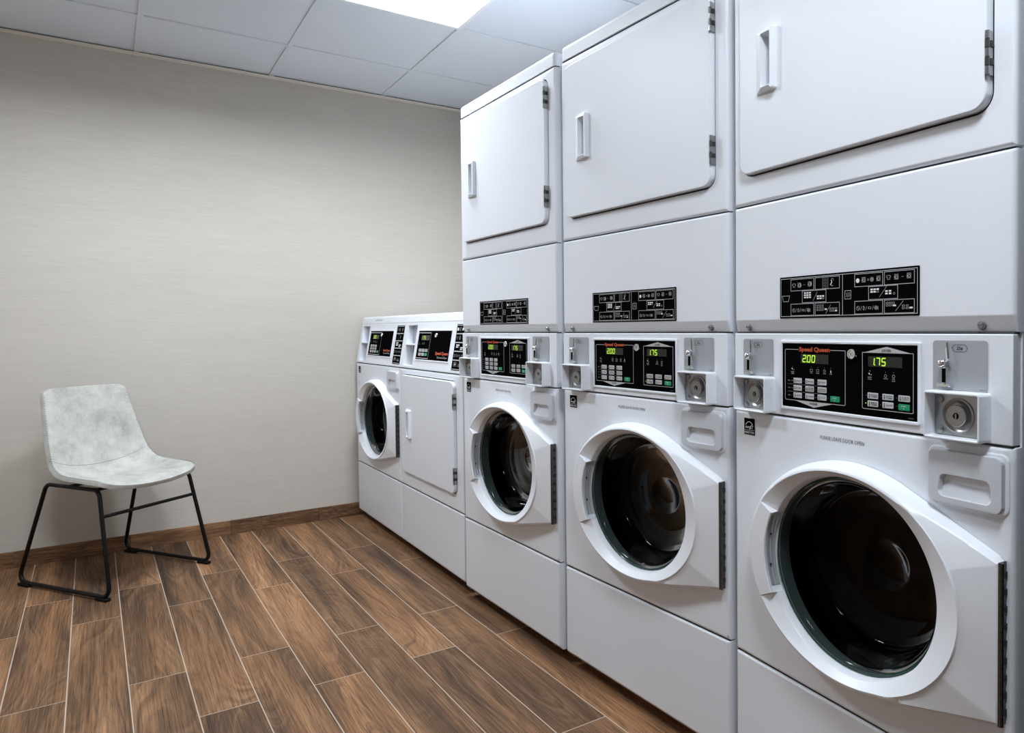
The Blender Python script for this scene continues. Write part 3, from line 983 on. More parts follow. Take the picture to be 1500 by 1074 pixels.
def twin_console(parent, T):
    """the combined washer and dryer keypad panel of a stacked pair"""
    g = MB()
    u0, u1, z0, z1 = 0.1595, 0.5175, 0.918, 1.0655
    out = rrect(u0, u1, z0, z1, 0.003, 3)
    g.rings([[(u, -o, z) for u, z in out(i)] for i, o in ((0, 0.0002), (0, 0.003), (0.001, 0.0042), (0.0045, 0.0042), (0.0062, 0.0015))], MAT['white'])
    p = rrect(0.1655, 0.5112, 0.9245, 1.0595, 0.001, 2)
    g.pad(p, [(0, 0.0002), (0, 0.0022)], MAT['black'], cap0=False)
    con = g.build('control_console', parent, T=T)
    a, L = 0.0028, MAT['line']
    g = MB()
    # washer frame, broken by the brand name, with the WASHER tab
    w = 0.0011
    g.rect(0.177, 0.2145, 1.0475 - w, 1.0475, a, L); g.rect(0.3045, 0.342, 1.0475 - w, 1.0475, a, L)
    g.arc(0.177, 1.0445, 0.0025, PI / 2, PI, w, a, L, 4); g.arc(0.342, 1.0445, 0.0025, 0, PI / 2, w, a, L, 4)
    g.rect(0.1735, 0.1735 + w, 0.942, 1.0445, a, L); g.rect(0.3445 - w, 0.3445, 0.942, 1.0445, a, L)
    g.rect(0.176, 0.342, 0.9385, 0.9385 + w, a, L)
    g.arc(0.177, 0.942, 0.0025, PI, 1.5 * PI, w, a, L, 4); g.arc(0.342, 0.942, 0.0025, 1.5 * PI, 2 * PI, w, a, L, 4)
    g.flat([(0.202, 0.9395), (0.259, 0.9275), (0.314, 0.9395)], a + 0.0003, L)
    g.text('WASHER', 0.259, 0.9335, 0.0040, MAT['keyblack'], a + 0.0007, width=0.022, offset=0.02, align='C')
    g.text('Speed Queen', 0.2165, 1.0435, 0.0085, MAT['orange'], a, width=0.0865, offset=0.035)
    # dryer frame with its roof-shaped tab
    g.rect(0.3865, 0.3865 + w, 0.941, 1.0435, a, L); g.rect(0.5035 - w, 0.5035, 0.941, 1.0435, a, L)
    g.rect(0.389, 0.501, 0.9375, 0.9375 + w, a, L); g.rect(0.389, 0.501, 1.0445, 1.0445 + w, a, L)
    for c in ((0.389, 1.043, PI / 2, PI), (0.501, 1.043, 0, PI / 2), (0.389, 0.941, PI, 1.5 * PI), (0.501, 0.941, 1.5 * PI, 2 * PI)):
        g.arc(c[0], c[1], 0.0025, c[2], c[3], w, a, L, 4)
    g.flat([(0.390, 1.0450), (0.500, 1.0450), (0.4445, 1.0565)], a + 0.0003, L)
    g.text('DRYER', 0.4445, 1.0470, 0.0045, MAT['keyblack'], a + 0.0007, width=0.021, offset=0.02, align='C')
    # rows and status marks
    for z, t in ((0.9805, 'SOIL'), (0.965, 'CYCLE'), (0.949, 'TEMP')):
        g.text(t, 0.183, z - 0.001, 0.0021, MAT['line'], a, width=0.0065)
        for u in (0.195, 0.230, 0.265):
            g.rect(u - 0.0006, u + 0.0006, z - 0.0005, z + 0.0007, a, MAT['wprint'] if u < 0.2 and z > 0.96 or (u > 0.26 and z < 0.95) else MAT['dimprint'])
    g.rect(0.182, 0.284, 0.9728, 0.9734, a, MAT['dimprint']); g.rect(0.182, 0.284, 0.9570, 0.9576, a, MAT['dimprint'])
    g.rect(0.2995, 0.3005, 0.9490, 0.9502, a, MAT['dimprint'])
    status_icon(g, 0.197, 1.001, ['INSERT', 'COINS'], a, 0, 'dimprint')
    for u, t, k in ((0.252, 'WASH', 1), (0.270, 'RINSE', 1), (0.289, 'SPIN', 2), (0.306, 'DOOR', 3)):
        status_icon(g, u, 1.001, [t], a, k)
    status_icon(g, 0.405, 1.000, ['INSERT', 'COINS'], a, 0, 'led')
    status_icon(g, 0.442, 0.999, ['DRYING'], a, 2); status_icon(g, 0.460, 0.999, ['COOL', 'DOWN'], a, 2)
    g.rect(0.3945, 0.3965, 0.9478, 0.9496, a, MAT['led'])
    for u, z in ((0.396, 0.9635), (0.431, 0.9635), (0.467, 0.9635), (0.431, 0.9485), (0.467, 0.9485)):
        g.rect(u - 0.0006, u + 0.0006, z - 0.0006, z + 0.0006, a, MAT['dimprint'])
    g.text('202935', 0.492, 0.928, 0.0020, MAT['dimprint'], a, width=0.012)
    g.build('printed_legend', con, T=T, smooth=False)
    display(con, T, 0.2275, 1.0215, '2.00')
    display(con, T, 0.407, 1.0215, '1.75')
    names = [['LIGHT', 'MEDIUM', 'HEAVY'], ['NORM.', 'PERM\nPRESS', 'BRIGHTS\nCOLORS'], ['HOT', 'WARM', 'COLD']]
    for r, z in enumerate((0.9755, 0.960, 0.9445)):
        for c, u in enumerate((0.200, 0.235, 0.270)):
            button(con, T, u, u + 0.0245, z, z + 0.0112, names[r][c], icon=('T' if r == 2 else True))
    button(con, T, 0.305, 0.3295, 0.944, 0.9552, 'START', True)
    for (u, z, t) in ((0.4, 0.9580, 'HIGH\nTEMP'), (0.435, 0.9580, 'LOW\nTEMP'), (0.471, 0.9580, 'NO\nHEAT'), (0.4, 0.9430, 'MED\nTEMP'), (0.435, 0.9430, 'DELICATE')):
        button(con, T, u, u + 0.025, z, z + 0.0112, t, icon='T')
    button(con, T, 0.471, 0.4955, 0.942, 0.9532, 'START', True)
    key_lock(con, T, 0.3635, 1.0410)
    return con


def energy_sticker(parent, T, u=0.034, z=0.847):
    g = MB()
    g.rect(u, u + 0.037, z, z + 0.038, 0.0008, MAT['black'])
    a = 0.0013
    g.arc(u + 0.0185, z + 0.0165, 0.0135, 0.35, PI - 0.35, 0.0012, a, MAT['wprint'], 12)
    g.text('energy', u + 0.005, z + 0.015, 0.0065, MAT['wprint'], a, width=0.020, offset=0.01)
    st = [(u + 0.0265 + (0.0055 if i % 2 == 0 else 0.0023) * math.sin(PI * i / 5), z + 0.0185 + (0.0055 if i % 2 == 0 else 0.0023) * math.cos(PI * i / 5)) for i in range(11)]
    g.stroke(st, 0.0007, a, MAT['wprint'])
    g.rect(u + 0.002, u + 0.035, z + 0.0105, z + 0.0112, a, MAT['wprint'])
    g.text('ENERGY STAR', u + 0.002, z + 0.003, 0.0048, MAT['wprint'], a, width=0.033, offset=0.015)
    g.build('sticker', parent, T=T, smooth=False)


def screw(parent, T, u, z, o=-0.007):
    g = MB()
    g.lathe(u, z, [(0.0085, o + 0.0005), (0.0075, o + 0.0030), (0.0055, o + 0.0035), (0.0052, o + 0.0065), (0.0035, o + 0.0085), (0.0005, o + 0.0090)], MAT['steel'], n=16)
    g.box(u - 0.003, u + 0.003, o + 0.008, o + 0.0094, z - 0.0005, z + 0.0005, MAT['dark'])
    g.build('screw', parent, T=T)


def dryer_door(parent, T, u0, u1, z0, z1, hz, hd, r=0.028):
    """hz: z ranges of the two hinges, hd: (u0,u1,z0,z1) of the handle"""
    g = MB()
    out = rrect(u0, u1, z0, z1, r, 8)
    g.pad(out, [(0.002, -0.0075), (0.002, -0.004)], MAT['dark'], cap0=False, cap1=False)
    a0, a1, b0, b1 = hd
    w = a1 - a0
    A = rrect(a0, a1, b0, b1, 0.005, 8)
    pocket = rrect(a0 + w * 0.40, a1 - w * 0.15, b0 + 0.010, b1 - 0.010, 0.004, 8)
    R = [[(u, -o, z) for u, z in out(i)] for i, o in ((0.0, -0.004), (0.0, 0.0110), (0.0009, 0.0130), (0.0030, 0.0140))]
    R.append([(u, -0.0140, z) for u, z in A(0.001)])
    g.rings(R, MAT['white'], cap0=False)
    door = g.build('dryer_door', parent, T=T, angle=50)
    g = MB()
    def oo(u, hi): return hi * (0.12 + 0.88 * min(1, max(0, (u - a0) / (w * 0.42))))
    B0 = 0.0140
    R = [[(u, -(B0 - 0.001), z) for u, z in A(0)],
         [(u, -(B0 + oo(u, 0.0125)), z) for u, z in A(0)],
         [(u, -(B0 + oo(u, 0.0140)), z) for u, z in A(0.0012)],
         [(u, -(B0 + oo(u, 0.0142)), z) for u, z in pocket(-0.001)],
         [(u, -(B0 + oo(u, 0.0132)), z) for u, z in pocket(0)],
         [(u, 0.0060, z) for u, z in pocket(0.0008)]]
    g.rings(R, MAT['plastic'], cap1=True)
    g.build('door_handle', door, T=T, angle=40)
    for (c, d) in hz:
        g = MB()
        g.box(u1 - 0.0015, u1 + 0.0035, 0.0005, 0.0125, c, d, MAT['steel'])
        n = 5
        for i in range(n):
            e0, e1 = c + (d - c) * i / n, c + (d - c) * (i + 1) / n
            g.tube([(u1 + 0.0022, -0.0150, e0 + 0.0006), (u1 + 0.0022, -0.0150, e1 - 0.0006)], 0.0040, MAT['steel' if i % 2 == 0 else 'hinge'], n=10)
            if i % 2:
                g.box(u1 + 0.0035, u1 + 0.0060, 0.002, 0.010, e0 + 0.002, e1 - 0.002, MAT['dark'])
        g.build('hinge', door, T=T)
    return door


def stack(sx, y, x, r_deg, label):
    th = math.radians(-90 - r_deg)
    root = empty('stacked_washer_dryer', label, 'washer dryer', (x, y, 0), th, 'stacked washer and dryer pairs along the right wall')
    T = Matrix.Diagonal((sx, 1, 1, 1))
    zb, zl, z4, z2, z3, z5, z6 = 0.053, 0.331, 0.902, 1.081, 1.373, 1.940, 1.987
    legs(root, T, zb - 0.011)
    cabinet_body(root, T, zb - 0.0105, z6 - 0.008)
    lp = sheet(root, 'lower_panel', T, zb, zl - 0.003, lip=True)
    for u in (0.035, W - 0.035):
        screw_mb = MB()
        screw_mb.lathe(u, zb - 0.0025, [(0.006, -0.007), (0.0055, -0.003), (0.003, -0.001), (0.0005, -0.0008)], MAT['steel'], n=12)
        screw_mb.build('screw', lp, T=T)
    washer_front(root, T, zl + 0.001, z4 - 0.0015)
    energy_sticker(root, T)
    g = MB()
    g.text('PLEASE LEAVE DOOR OPEN', 0.275, 0.8655, 0.0072, MAT['text'], 0.0008, width=0.1145)
    g.build('lettering', root, T=T, smooth=False)
    soap_drawer(root, T)
    drum(root, T)
    washer_door(root, T)
    g = MB()
    g.box(0.0, W - 0.003, -0.03, 0.0, z4 + 0.0015, z2 - 0.0005, MAT['white'])
    g.box(0.002, W - 0.004, -0.03, -0.004, z2 - 0.0005, z2 + 0.003, MAT['dark'])
    g.build('control_housing', root, T=T, bevel=0.0022)
    for a, b, zz in ((0.004, 0.0045, z4), (0.002, 0.006, zl - 0.001), (0.002, 0.007, z3), (0.002, 0.006, z5)):
        g = MB(); g.box(a, W - 0.004, -0.03, -b, zz - 0.002, zz + 0.002, MAT['dark'])
        g.build('seam_gasket', root, T=T, smooth=False)
    twin_console(root, T)
    coin_plate(root, T, 0.0325, 0.1345, 0.986, 1.068)
    coin_plate(root, T, 0.542, 0.645, 0.986, 1.0695)
    coin_box(root, T, 0.033, 0.140, 0.9055, 0.9845)
    coin_box(root, T, 0.545, 0.651, 0.9045, 0.985)
    fp = sheet(root, 'filter_panel', T, z2 + 0.0028, z3 - 0.0015, chamfer=True)
    screw(fp, T, 0.046, 1.0955); screw(fp, T, 0.630, 1.0955)
    instruction_decal(root, T)
    dryer_front(root, T, z3 + 0.0015, z5 - 0.002, (0.036, 0.648, 1.441, 1.911, 0.028))
    dryer_door(root, T, 0.036, 0.648, 1.441, 1.911, ((1.492, 1.562), (1.812, 1.882)), (0.097, 0.162, 1.607, 1.741))
    # lid with rounded corners
    g = MB()
    R = []
    def lid(i, zz):
        f = rrect(0.0, W, -0.0, 0.70, 0.014, 5)(i)      # second coordinate is depth here
        return [(u, v, zz) for u, v in f]
    R = [lid(0.0, z5 + 0.0015), lid(0.0, z6 - 0.012), lid(0.0015, z6 - 0.006), lid(0.006, z6 - 0.0015), lid(0.013, z6)]
    g.rings(R, MAT['white'], True, True)
    g.build('top_cover', root, T=T, angle=50)
    return root


ST = [(0.6935 / 0.69, 1.8401, -0.0171, -1.1657, 'far stacked washer and dryer, beside the low single dryer'),
      (0.6902 / 0.69, 1.1178, 0.0037, -2.3302, 'middle one of the three tall stacked washer and dryer pairs'),
      (0.6376 / 0.69, 0.3939, 0.0185, 4.5238, 'nearest and largest looking stacked washer and dryer, at the right edge')]
for a in ST:
    stack(*a)

# ------------------------------------------------------------------ the two low single machines
SL = math.radians(10.01)
def slant(z7):
    # plane of the leaning control face: s along the face, o out of it
    return Matrix.Translation((0, 0, z7)) @ Matrix.Rotation(-SL, 4, 'X')


def single_base(name, label, cat, y, width):
    root = empty(name, label, cat, (-0.0052, y, 0), math.radians(-90))
    T = Matrix.Translation((0.0018, 0, 0)) @ Matrix.Diagonal(((width - 0.0036) / W, 1, 1, 1))
    zb, zl, z7 = 0.053, 0.331, 0.909
    legs(root, T, zb - 0.011)
    cabinet_body(root, T, zb - 0.0105, z7 - 0.002)
    lp = sheet(root, 'lower_panel', T, zb, zl - 0.003, lip=True)
    for u in (0.035, W - 0.035):
        s_ = MB()
        s_.lathe(u, zb - 0.0025, [(0.006, -0.007), (0.0055, -0.003), (0.003, -0.001), (0.0005, -0.0008)], MAT['steel'], n=12)
        s_.build('screw', lp, T=T)
    # control hood: side profile swept across
    g = MB()
    prof = [(0.003, 0.9105), (0.002, 0.913), (0.040 - 0.001, 1.1315), (0.0385, 1.134), (0.0445, 1.160), (0.0470, 1.1665), (0.053, 1.170), (0.69, 1.170), (0.69, 0.9105)]
    prof[0] = (0.001, 0.9105); prof[1] = (0.0006, 0.914)
    CU0, CU1, YB = 0.036, 0.150, 0.058
    def fc(z): return 0.0006 + (z - 0.914) * (0.0390 - 0.0006) / (1.1315 - 0.914)
    col = [(0.001, 0.9105), (0.0006, 0.914), (fc(0.922), 0.922), (YB, 0.922), (YB, 1.0215), (fc(1.0215), 1.0215), (fc(1.0265), 1.0265), (YB, 1.0265), (YB, 1.118), (fc(1.118), 1.118)] + prof[2:]
    for a, b, pr in ((0.0, CU0, prof), (CU0, CU1, col), (CU1, W, prof)):
        g.rings([[(u, y_, z) for y_, z in pr] for u in (a, b)], MAT['white'], True, True)
    g.build('control_hood', root, T=T, smooth=False)
    g = MB()
    g.box(0.003, W - 0.003, -0.03, -0.004, z7 - 0.003, z7 + 0.0015, MAT['dark'])
    g.build('seam_gasket', root, T=T, smooth=False)
    g = MB()
    g.box(0.002, W - 0.002, -0.03, -0.006, zl - 0.003, zl + 0.001, MAT['dark'])
    g.build('seam_gasket', root, T=T, smooth=False)
    return root, T, T @ slant(z7)


def single_console(root, TS, kind):
    g = MB()
    w0, w1, s0, s1 = 0.178, 0.547, 0.042, 0.189
    out = rrect(w0, w1, s0, s1, 0.003, 3)
    g.rings([[(u, -o, z) for u, z in out(i)] for i, o in ((0, 0.0002), (0, 0.002), (0.001, 0.003), (0.0045, 0.003), (0.0060, 0.0015))], MAT['white'])
    g.pad(rrect(0.1845, 0.5415, 0.0485, 0.183, 0.001, 2), [(0, 0.0002), (0, 0.0021)], MAT['black'], cap0=False)
    con = g.build('control_console', root, T=TS)
    a, L = 0.0027, MAT['line']
    g = MB()
    div = 0.370 if kind == 'washer' else 0.327
    g.rect(0.188, div, 0.1725, 0.1760, a, L); g.rect(0.188, div, 0.0530, 0.0560, a, L)
    g.rect(0.188, 0.1892, 0.0560, 0.1725, a, L); g.rect(div - 0.0014, div, 0.0560, 0.1725, a, L)
    if kind == 'washer':
        g.text('Speed Queen', 0.428, 0.0755, 0.0105, MAT['orange'], a, width=0.100, offset=0.035)
        g.text('Commercial Washer', 0.430, 0.0615, 0.0075, MAT['line'], a, width=0.098)
    else:
        g.text('Speed Queen', 0.402, 0.0755, 0.0130, MAT['orange'], a, width=0.131, offset=0.035)
        g.text('Commercial Dryer', 0.425, 0.0590, 0.0090, MAT['line'], a, width=0.102)
    status_icon(g, 0.207, 0.122, ['INSERT'], a, 0)
    for u in ((0.250, 0.268, 0.286, 0.304) if kind == 'washer' else (0.245, 0.262)):
        status_icon(g, u, 0.122, ['WASH'] if kind == 'washer' else ['DRY'], a, 1)
    g.build('printed_legend', con, T=TS, smooth=False)
    display(con, TS, 0.245 if kind == 'washer' else 0.232, 0.143, '2.00' if kind == 'washer' else '1.75', cells=5, k=1.15)
    if kind == 'washer':
        names = [['LIGHT', 'MEDIUM', 'HEAVY'], ['NORM.', 'PERM\nPRESS', 'BRIGHTS'], ['HOT', 'WARM', 'COLD']]
        for r, z in enumerate((0.0960, 0.0805, 0.0645)):
            for c, u in enumerate((0.214, 0.2500, 0.2860)):
                button(con, TS, u, u + 0.027, z, z + 0.0120, names[r][c])
        button(con, TS, 0.326, 0.352, 0.0645, 0.0765, 'START', True)
    else:
        for z, row in ((0.0850, ('HIGH\nTEMP', 'LOW\nTEMP', 'NO\nHEAT')), (0.0660, ('MED\nTEMP', 'DELICATE', None))):
            for c, t in enumerate(row):
                u = 0.212 + 0.0355 * c
                button(con, TS, u, u + 0.029, z, z + 0.0135, t or 'START', t is None, icon='T')
    key_lock(con, TS, 0.382 if kind == 'washer' else 0.392, 0.162, 1.0)


def single_decal(root, TS, kind):
    g = MB()
    u0, u1, s0, s1 = 0.581, 0.683, 0.014, 0.212
    g.pad(rrect(u0, u1, s0, s1, 0.002, 3), [(0, 0.0002), (0, 0.0012)], MAT['black'])
    a = 0.0017
    L = MAT['line']
    h = (s1 - s0 - 0.010) / 5
    for i in range(6):
        g.rect(u0 + 0.004, u1 - 0.004, s0 + 0.004 + h * i, s0 + (0.0065 if i in (0, 5) else 0.0085) + h * i, a, L)
    c = [s0 + 0.007 + h * (i + 0.5) for i in range(5)]
    k = 0.0014
    if kind == 'washer':
        shirt(g, u0 + 0.018, c[4], k, a); machine_icon(g, u0 + 0.042, c[4], k, a); machine_icon(g, u0 + 0.078, c[4], k, a, True)
        g.frame(u0 + 0.03, u0 + 0.05, c[3] - 0.012, c[3] + 0.012, 0.0007, a, MAT['dimprint']); hand(g, u0 + 0.065, c[3] + 0.001, a)
        decal_keys(g, u0 + 0.018, c[2] + 0.012, 3, 3, True, a, w=0.008, h=0.005, du=0.010, dz=0.007)
    else:
        g.lathe(u0 + 0.014, c[4], [(0.0075, a), (0.0001, a)], MAT['wprint'], n=14); machine_icon(g, u0 + 0.036, c[4], k, a)
        g.lathe(u0 + 0.060, c[4], [(0.0065, a), (0.0001, a)], MAT['wprint'], n=14); machine_icon(g, u0 + 0.084, c[4], k, a)
        shirt(g, u0 + 0.016, c[3], k, a); machine_icon(g, u0 + 0.042, c[3], k, a); machine_icon(g, u0 + 0.080, c[3], k, a)
        decal_keys(g, u0 + 0.018, c[2] + 0.010, 2, 3, {(0, 0), (0, 1), (0, 2), (1, 0), (1, 1)}, a, w=0.008, h=0.006, du=0.010, dz=0.008)
    decal_keys(g, u0 + 0.058, c[2] - 0.001, 2, 3, {(0, 0), (0, 1), (0, 2), (1, 0), (1, 1)}, a, w=0.008, h=0.005, du=0.010, dz=0.007)
    symbols_row(g, u0 + 0.014, c[1], 0.0016, a)
    decal_keys(g, u0 + 0.016, c[0] + 0.010, 3, 3, {(1, 1)}, a, w=0.008, h=0.005, du=0.010, dz=0.007)
    decal_keys(g, u0 + 0.056, c[0] + 0.002, 2, 3, {(1, 2)}, a, w=0.008, h=0.005, du=0.010, dz=0.007)
    g.build('instruction_decal', root, T=TS, smooth=False)


def single_coin(root, T):
    """coin acceptor set back in the two recesses of the hood"""
    S = T @ Matrix.Translation((0, 0.058, 0))
    u0, u1 = 0.036, 0.150
    g = MB()
    g.rect(u0 + 0.001, u1 - 0.001, 1.0275, 1.117, 0.0010, MAT['plate'])
    pl = g.build('coin_plate', root, T=S, smooth=False)
    g = MB()
    cu = u1 - 0.034
    g.tube([(cu + 0.004, -0.007, 1.110), (cu + 0.006, -0.009, 1.090), (cu, -0.009, 1.080)], 0.0035, MAT['chrome'], n=8)
    g.lathe(cu, 1.077, [(0.008, 0.001), (0.008, 0.009), (0.005, 0.013), (0.001, 0.014)], MAT['chrome'], n=14)
    g.tube([(cu + 0.002, -0.008, 1.076), (cu + 0.002, -0.008, 1.038)], 0.0045, MAT['chrome'], n=8)
    g.box(cu - 0.010, cu + 0.016, 0.001, 0.014, 1.033, 1.039, MAT['chrome'])
    g.build('coin_slot', pl, T=S)
    g = MB()
    g.rect(u0 + 0.001, u1 - 0.001, 0.923, 1.0205, 0.0010, MAT['steel'])
    g.lathe(u1 - 0.055, 0.972, [(0.030, 0.0012), (0.029, 0.006), (0.020, 0.003), (0.019, 0.009), (0.001, 0.009)], MAT['steel'], n=28)
    g.build('coin_lock', root, T=S)


y5, wA = 3.3459, 3.3459 - 2.6166
root, T, TS = single_base('front_load_washer', 'low single front loading washer in the far corner by the beige wall', 'washer', y5, wA)
washer_front(root, T, 0.332, 0.9065)
energy_sticker(root, T, 0.040, 0.850)
g = MB()
g.text('Q', 0.040, 0.790, 0.009, MAT['text'], 0.0008); g.arc(0.0445, 0.794, 0.006, 0, 2 * PI, 0.0012, 0.0009, MAT['text'], 12)
g.build('lettering', root, T=T, smooth=False)
soap_drawer(root, T); drum(root, T); washer_door(root, T)
single_console(root, TS, 'washer'); single_decal(root, TS, 'washer'); single_coin(root, T)
g = MB()
TT = T @ Matrix.Translation((0, 0.0415, 1.150)) @ Matrix.Rotation(-math.radians(13), 4, 'X')
g.text('PLEASE LEAVE DOOR OPEN', 0.235, -0.003, 0.0068, MAT['text'], 0.0015, width=0.110)
g.build('hood_lettering', root, T=TT, smooth=False)

y4, wB = 2.6166, 2.6166 - 1.8728
root, T, TS = single_base('clothes_dryer', 'low single dryer with a flat white door, between washer and first tall stack', 'dryer', y4, wB)
k = W / wB
dryer_front(root, T, 0.332, 0.9065, (0.050 * k, 0.678 * k, 0.404, 0.876, 0.028))
dryer_door(root, T, 0.050 * k, 0.678 * k, 0.404, 0.876, ((0.446, 0.515), (0.760, 0.826)), (0.121 * k, 0.187 * k, 0.574, 0.712))
single_console(root, TS, 'dryer'); single_decal(root, TS, 'dryer'); single_coin(root, T)

# ------------------------------------------------------------------ the chair
fwv = Vector((0.579, -0.815, 0)).normalized()
rz = math.atan2(fwv.y, fwv.x)
chair = empty('side_chair', 'pale grey faux leather bucket chair on thin black metal legs', 'chair', (-1.20, 3.0, 0), rz)
# local: x forward, y to the sitter's left; the photo's right hand side is -rt ... +y is picture right
def catmull(pts, n):
    out = []
    P = [pts[0]] + list(pts) + [pts[-1]]
    segs = len(pts) - 1
    for i in range(n + 1):
        s = i / n * segs
        k = min(int(s), segs - 1); t = s - k
        p0, p1, p2, p3 = P[k], P[k + 1], P[k + 2], P[k + 3]
        out.append(tuple(0.5 * ((2 * b) + (-a + c) * t + (2 * a - 5 * b + 4 * c - d) * t * t + (-a + 3 * b - 3 * c + d) * t ** 3) for a, b, c, d in zip(p0, p1, p2, p3)))
    return out
NS, NTT = 40, 20
cen = catmull([(0.268, 0.436), (0.225, 0.450), (0.15, 0.450), (0.07, 0.442), (0.0, 0.438), (-0.055, 0.446), (-0.098, 0.478), (-0.125, 0.535), (-0.148, 0.61), (-0.172, 0.70), (-0.192, 0.78), (-0.208, 0.85)], NS)
edg = catmull([(0.250, 0.462), (0.205, 0.474), (0.14, 0.478), (0.07, 0.482), (0.01, 0.486), (-0.040, 0.500), (-0.078, 0.530), (-0.104, 0.580), (-0.128, 0.645), (-0.150, 0.715), (-0.172, 0.785), (-0.194, 0.846)], NS)
wid = [w for (w,) in catmull([(0.214,), (0.228,), (0.234,), (0.236,), (0.236,), (0.234,), (0.229,), (0.222,), (0.214,), (0.205,), (0.196,), (0.185,)], NS)]
def shell(i, t):
    (ax, az), (bx, bz) = cen[i], edg[i]
    q = abs(t) ** 2.3
    x, z = ax + (bx - ax) * q, az + (bz - az) * q
    w = wid[i]
    y = t * w
    return [x, y, z]
g = MB()
rows = []
for i in range(NS + 1):
    row = []
    for j in range(NTT + 1):
        t = -1 + 2 * j / NTT
        p = shell(i, t)
        # round the four corners of the shell
        r = 0.045
        s_end = min(i, NS - i) / NS * 0.78      # metres along the profile from the nearer end, roughly
        ed = (1 - abs(t)) * wid[i]
        row.append(tuple(p))
    rows.append(row)
# corner rounding: pull rows near the ends inwards sideways
def corner_w(i):
    d = min(i, NS - i) / NS * 0.80
    r = 0.050 if i < NS / 2 else 0.034
    if d >= r: return 0.0
    return r - math.sqrt(max(r * r - (r - d) ** 2, 0))
fine = []
def at_s(lst, s):
    k = min(int(s), NS - 1); t = s - k
    return tuple(a + (b - a) * t for a, b in zip(lst[k], lst[k + 1]))
ss = [0, 0.05, 0.15, 0.3, 0.5, 0.8, 1.2, 1.7, 2.3] + [3 + i for i in range(NS - 5)] + [NS - 1.7, NS - 1.2, NS - 0.8, NS - 0.5, NS - 0.3, NS - 0.15, NS - 0.05, NS]
rows = []
wl = [(w,) for w in wid]
for s in ss:
    c, e, (w,) = at_s(cen, s), at_s(edg, s), at_s(wl, s)
    d = min(s, NS - s) / NS * 0.80
    r = 0.050 if s < NS / 2 else 0.034
    pull = 0.0 if d >= r else r - math.sqrt(max(r * r - (r - d) ** 2, 0))
    row = []
    for j in range(NTT + 1):
        t = -1 + 2 * j / NTT
        y = t * (w - pull)
        q = abs(y / w) ** 2.3
        row.append((c[0] + (e[0] - c[0]) * q, y, c[1] + (e[1] - c[1]) * q))
    rows.append(row)
g.rings(rows, MAT['leather'], closed=False)
sh = g.build('seat_shell', chair, angle=180)
so = sh.modifiers.new('thickness', 'SOLIDIFY'); so.thickness = 0.019; so.offset = 0.0
bv = sh.modifiers.new('edge', 'BEVEL'); bv.width = 0.006; bv.segments = 3; bv.limit_method = 'ANGLE'; bv.angle_limit = math.radians(60)
# stitching: dashes along the rim and across where seat meets back
rim = [rows[i][0] for i in range(len(rows))] + [rows[-1][j] for j in range(1, NTT)] + [rows[i][NTT] for i in range(len(rows) - 1, -1, -1)] + [rows[0][j] for j in range(NTT - 1, 0, -1)]
def resample(P, step, closed):
    P = [Vector(p) for p in P]
    if closed: P = P + [P[0]]
    out = []; acc = 0.0
    for a, b in zip(P, P[1:]):
        L = (b - a).length
        while acc < L:
            out.append((a.lerp(b, acc / L) if L else a.copy(), (b - a).normalized())); acc += step
        acc -= L
    return out
cc = Vector((0.02, 0, 0.62))
g = MB()
me = sh.data
def shell_normal(p):
    # approx: towards the sitter
    v = Vector((0.25, 0, 0.75)) - Vector((p.x, 0, p.z))
    return v.normalized()
for p, d in resample(rim, 0.0085, True):
    nrm = shell_normal(p)
    side = nrm.cross(d).normalized()
    inward = (Vector((p.x * 0.5, 0, 0.5 * p.z + 0.26)) - p)
    inward = inward - d * inward.dot(d); inward = inward - nrm * inward.dot(nrm)
    if inward.length < 1e-5: continue
    inward.normalize()
    a = p + inward * 0.001 + nrm * 0.0098
    b = p + inward * 0.0065 + nrm * 0.0102
    g.tube([tuple(a), tuple(b)], 0.0009, MAT['thread'], n=4)
i0 = min(range(len(ss)), key=lambda i: abs(ss[i] - 22.6))
for p, d in resample(rows[i0], 0.007, False):
    n_ = Vector((0.75, 0, 0.66)).normalized()
    a = p + n_ * 0.0096
    g.tube([tuple(a - d * 0.0022), tuple(a + d * 0.0022)], 0.0013, MAT['thread'], n=4)
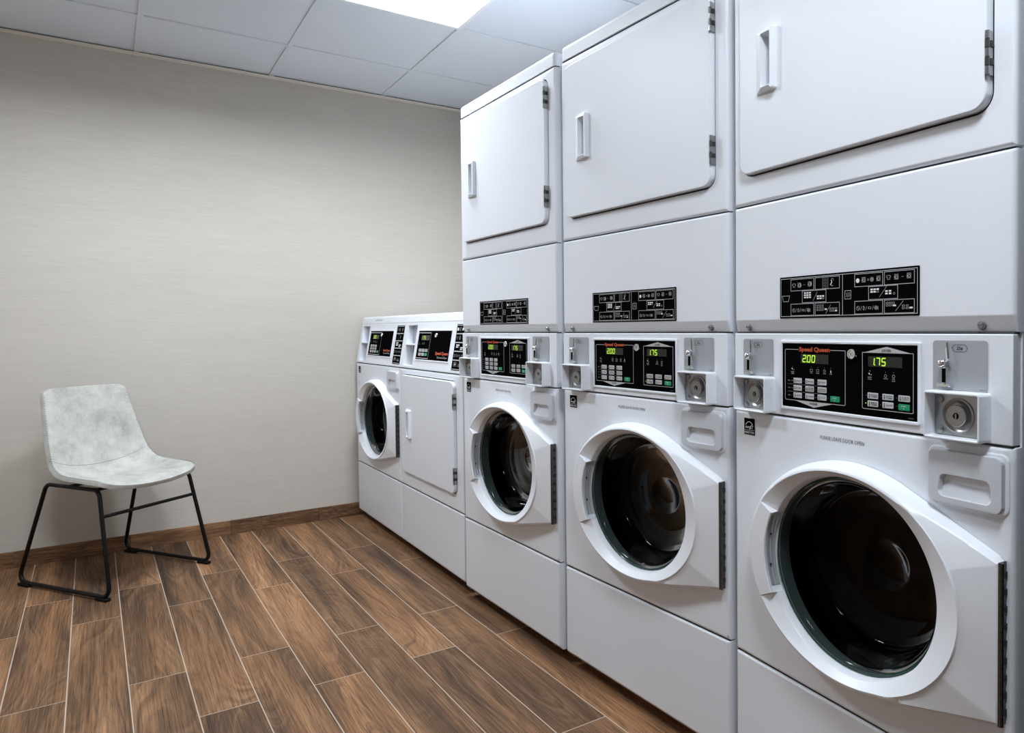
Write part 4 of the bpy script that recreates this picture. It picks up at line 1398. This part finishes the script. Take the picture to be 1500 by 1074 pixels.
g.build('stitching', sh)

def rounded_path(pts, r, n=6, closed=True):
    P = [Vector(p) for p in pts]; out = []; N = len(P)
    for i in range(N):
        a, b, c = P[i - 1], P[i], P[(i + 1) % N]
        d0 = (a - b).normalized(); d1 = (c - b).normalized()
        ang = d0.angle(d1); L = r / math.tan(ang / 2)
        s, e = b + d0 * L, b + d1 * L
        ctr = b + (d0 + d1).normalized() * (r / math.sin(ang / 2))
        v0, v1 = s - ctr, e - ctr
        tot = v0.angle(v1); ax = v0.cross(v1).normalized()
        for k in range(n + 1):
            out.append(tuple(ctr + Matrix.Rotation(tot * k / n, 3, ax) @ v0))
    if closed: out.append(out[0])
    return out
R_ = 0.0085
for sy in (-1, 1):
    ft, rt_ = 0.243 * sy, 0.243 * sy
    tp = 0.212 * sy
    path = rounded_path([(-0.286, rt_, 0.016), (0.290, ft, 0.016), (0.196, tp, 0.442), (-0.132, tp, 0.446)], 0.036)
    g = MB(); g.tube(path, R_, MAT['chairmetal'], n=12, cap=False)
    fr = g.build('side_frame', chair, angle=180)
    for x0, x1 in ((-0.275, -0.205), (0.215, 0.280)):
        p = MB()
        p.box(x0, x1, -(ft + 0.0115), -(ft - 0.0115), 0.0, 0.014, MAT['rubber'])
        p.build('foot_pad', fr, bevel=0.003)
# cross bars: one between the front legs, two under the seat
zc_ = 0.335
def legx(z): return 0.290 + (0.196 - 0.290) * (z - 0.016) / (0.442 - 0.016)
def legy(z): return 0.243 + (0.212 - 0.243) * (z - 0.016) / (0.442 - 0.016)
g = MB(); g.tube([(legx(zc_), -legy(zc_) + 0.006, zc_), (legx(zc_), legy(zc_) - 0.006, zc_)], 0.0075, MAT['chairmetal'], n=12)
g.build('crossbar', chair)
for xx, zz in ((0.12, 0.4345), (-0.07, 0.4330)):
    g = MB(); g.tube([(xx, -0.212, 0.443), (xx, -0.165, zz - 0.004), (xx, 0.165, zz - 0.004), (xx, 0.212, 0.443)], 0.007, MAT['chairmetal'], n=10)
    g.build('seat_support', chair)
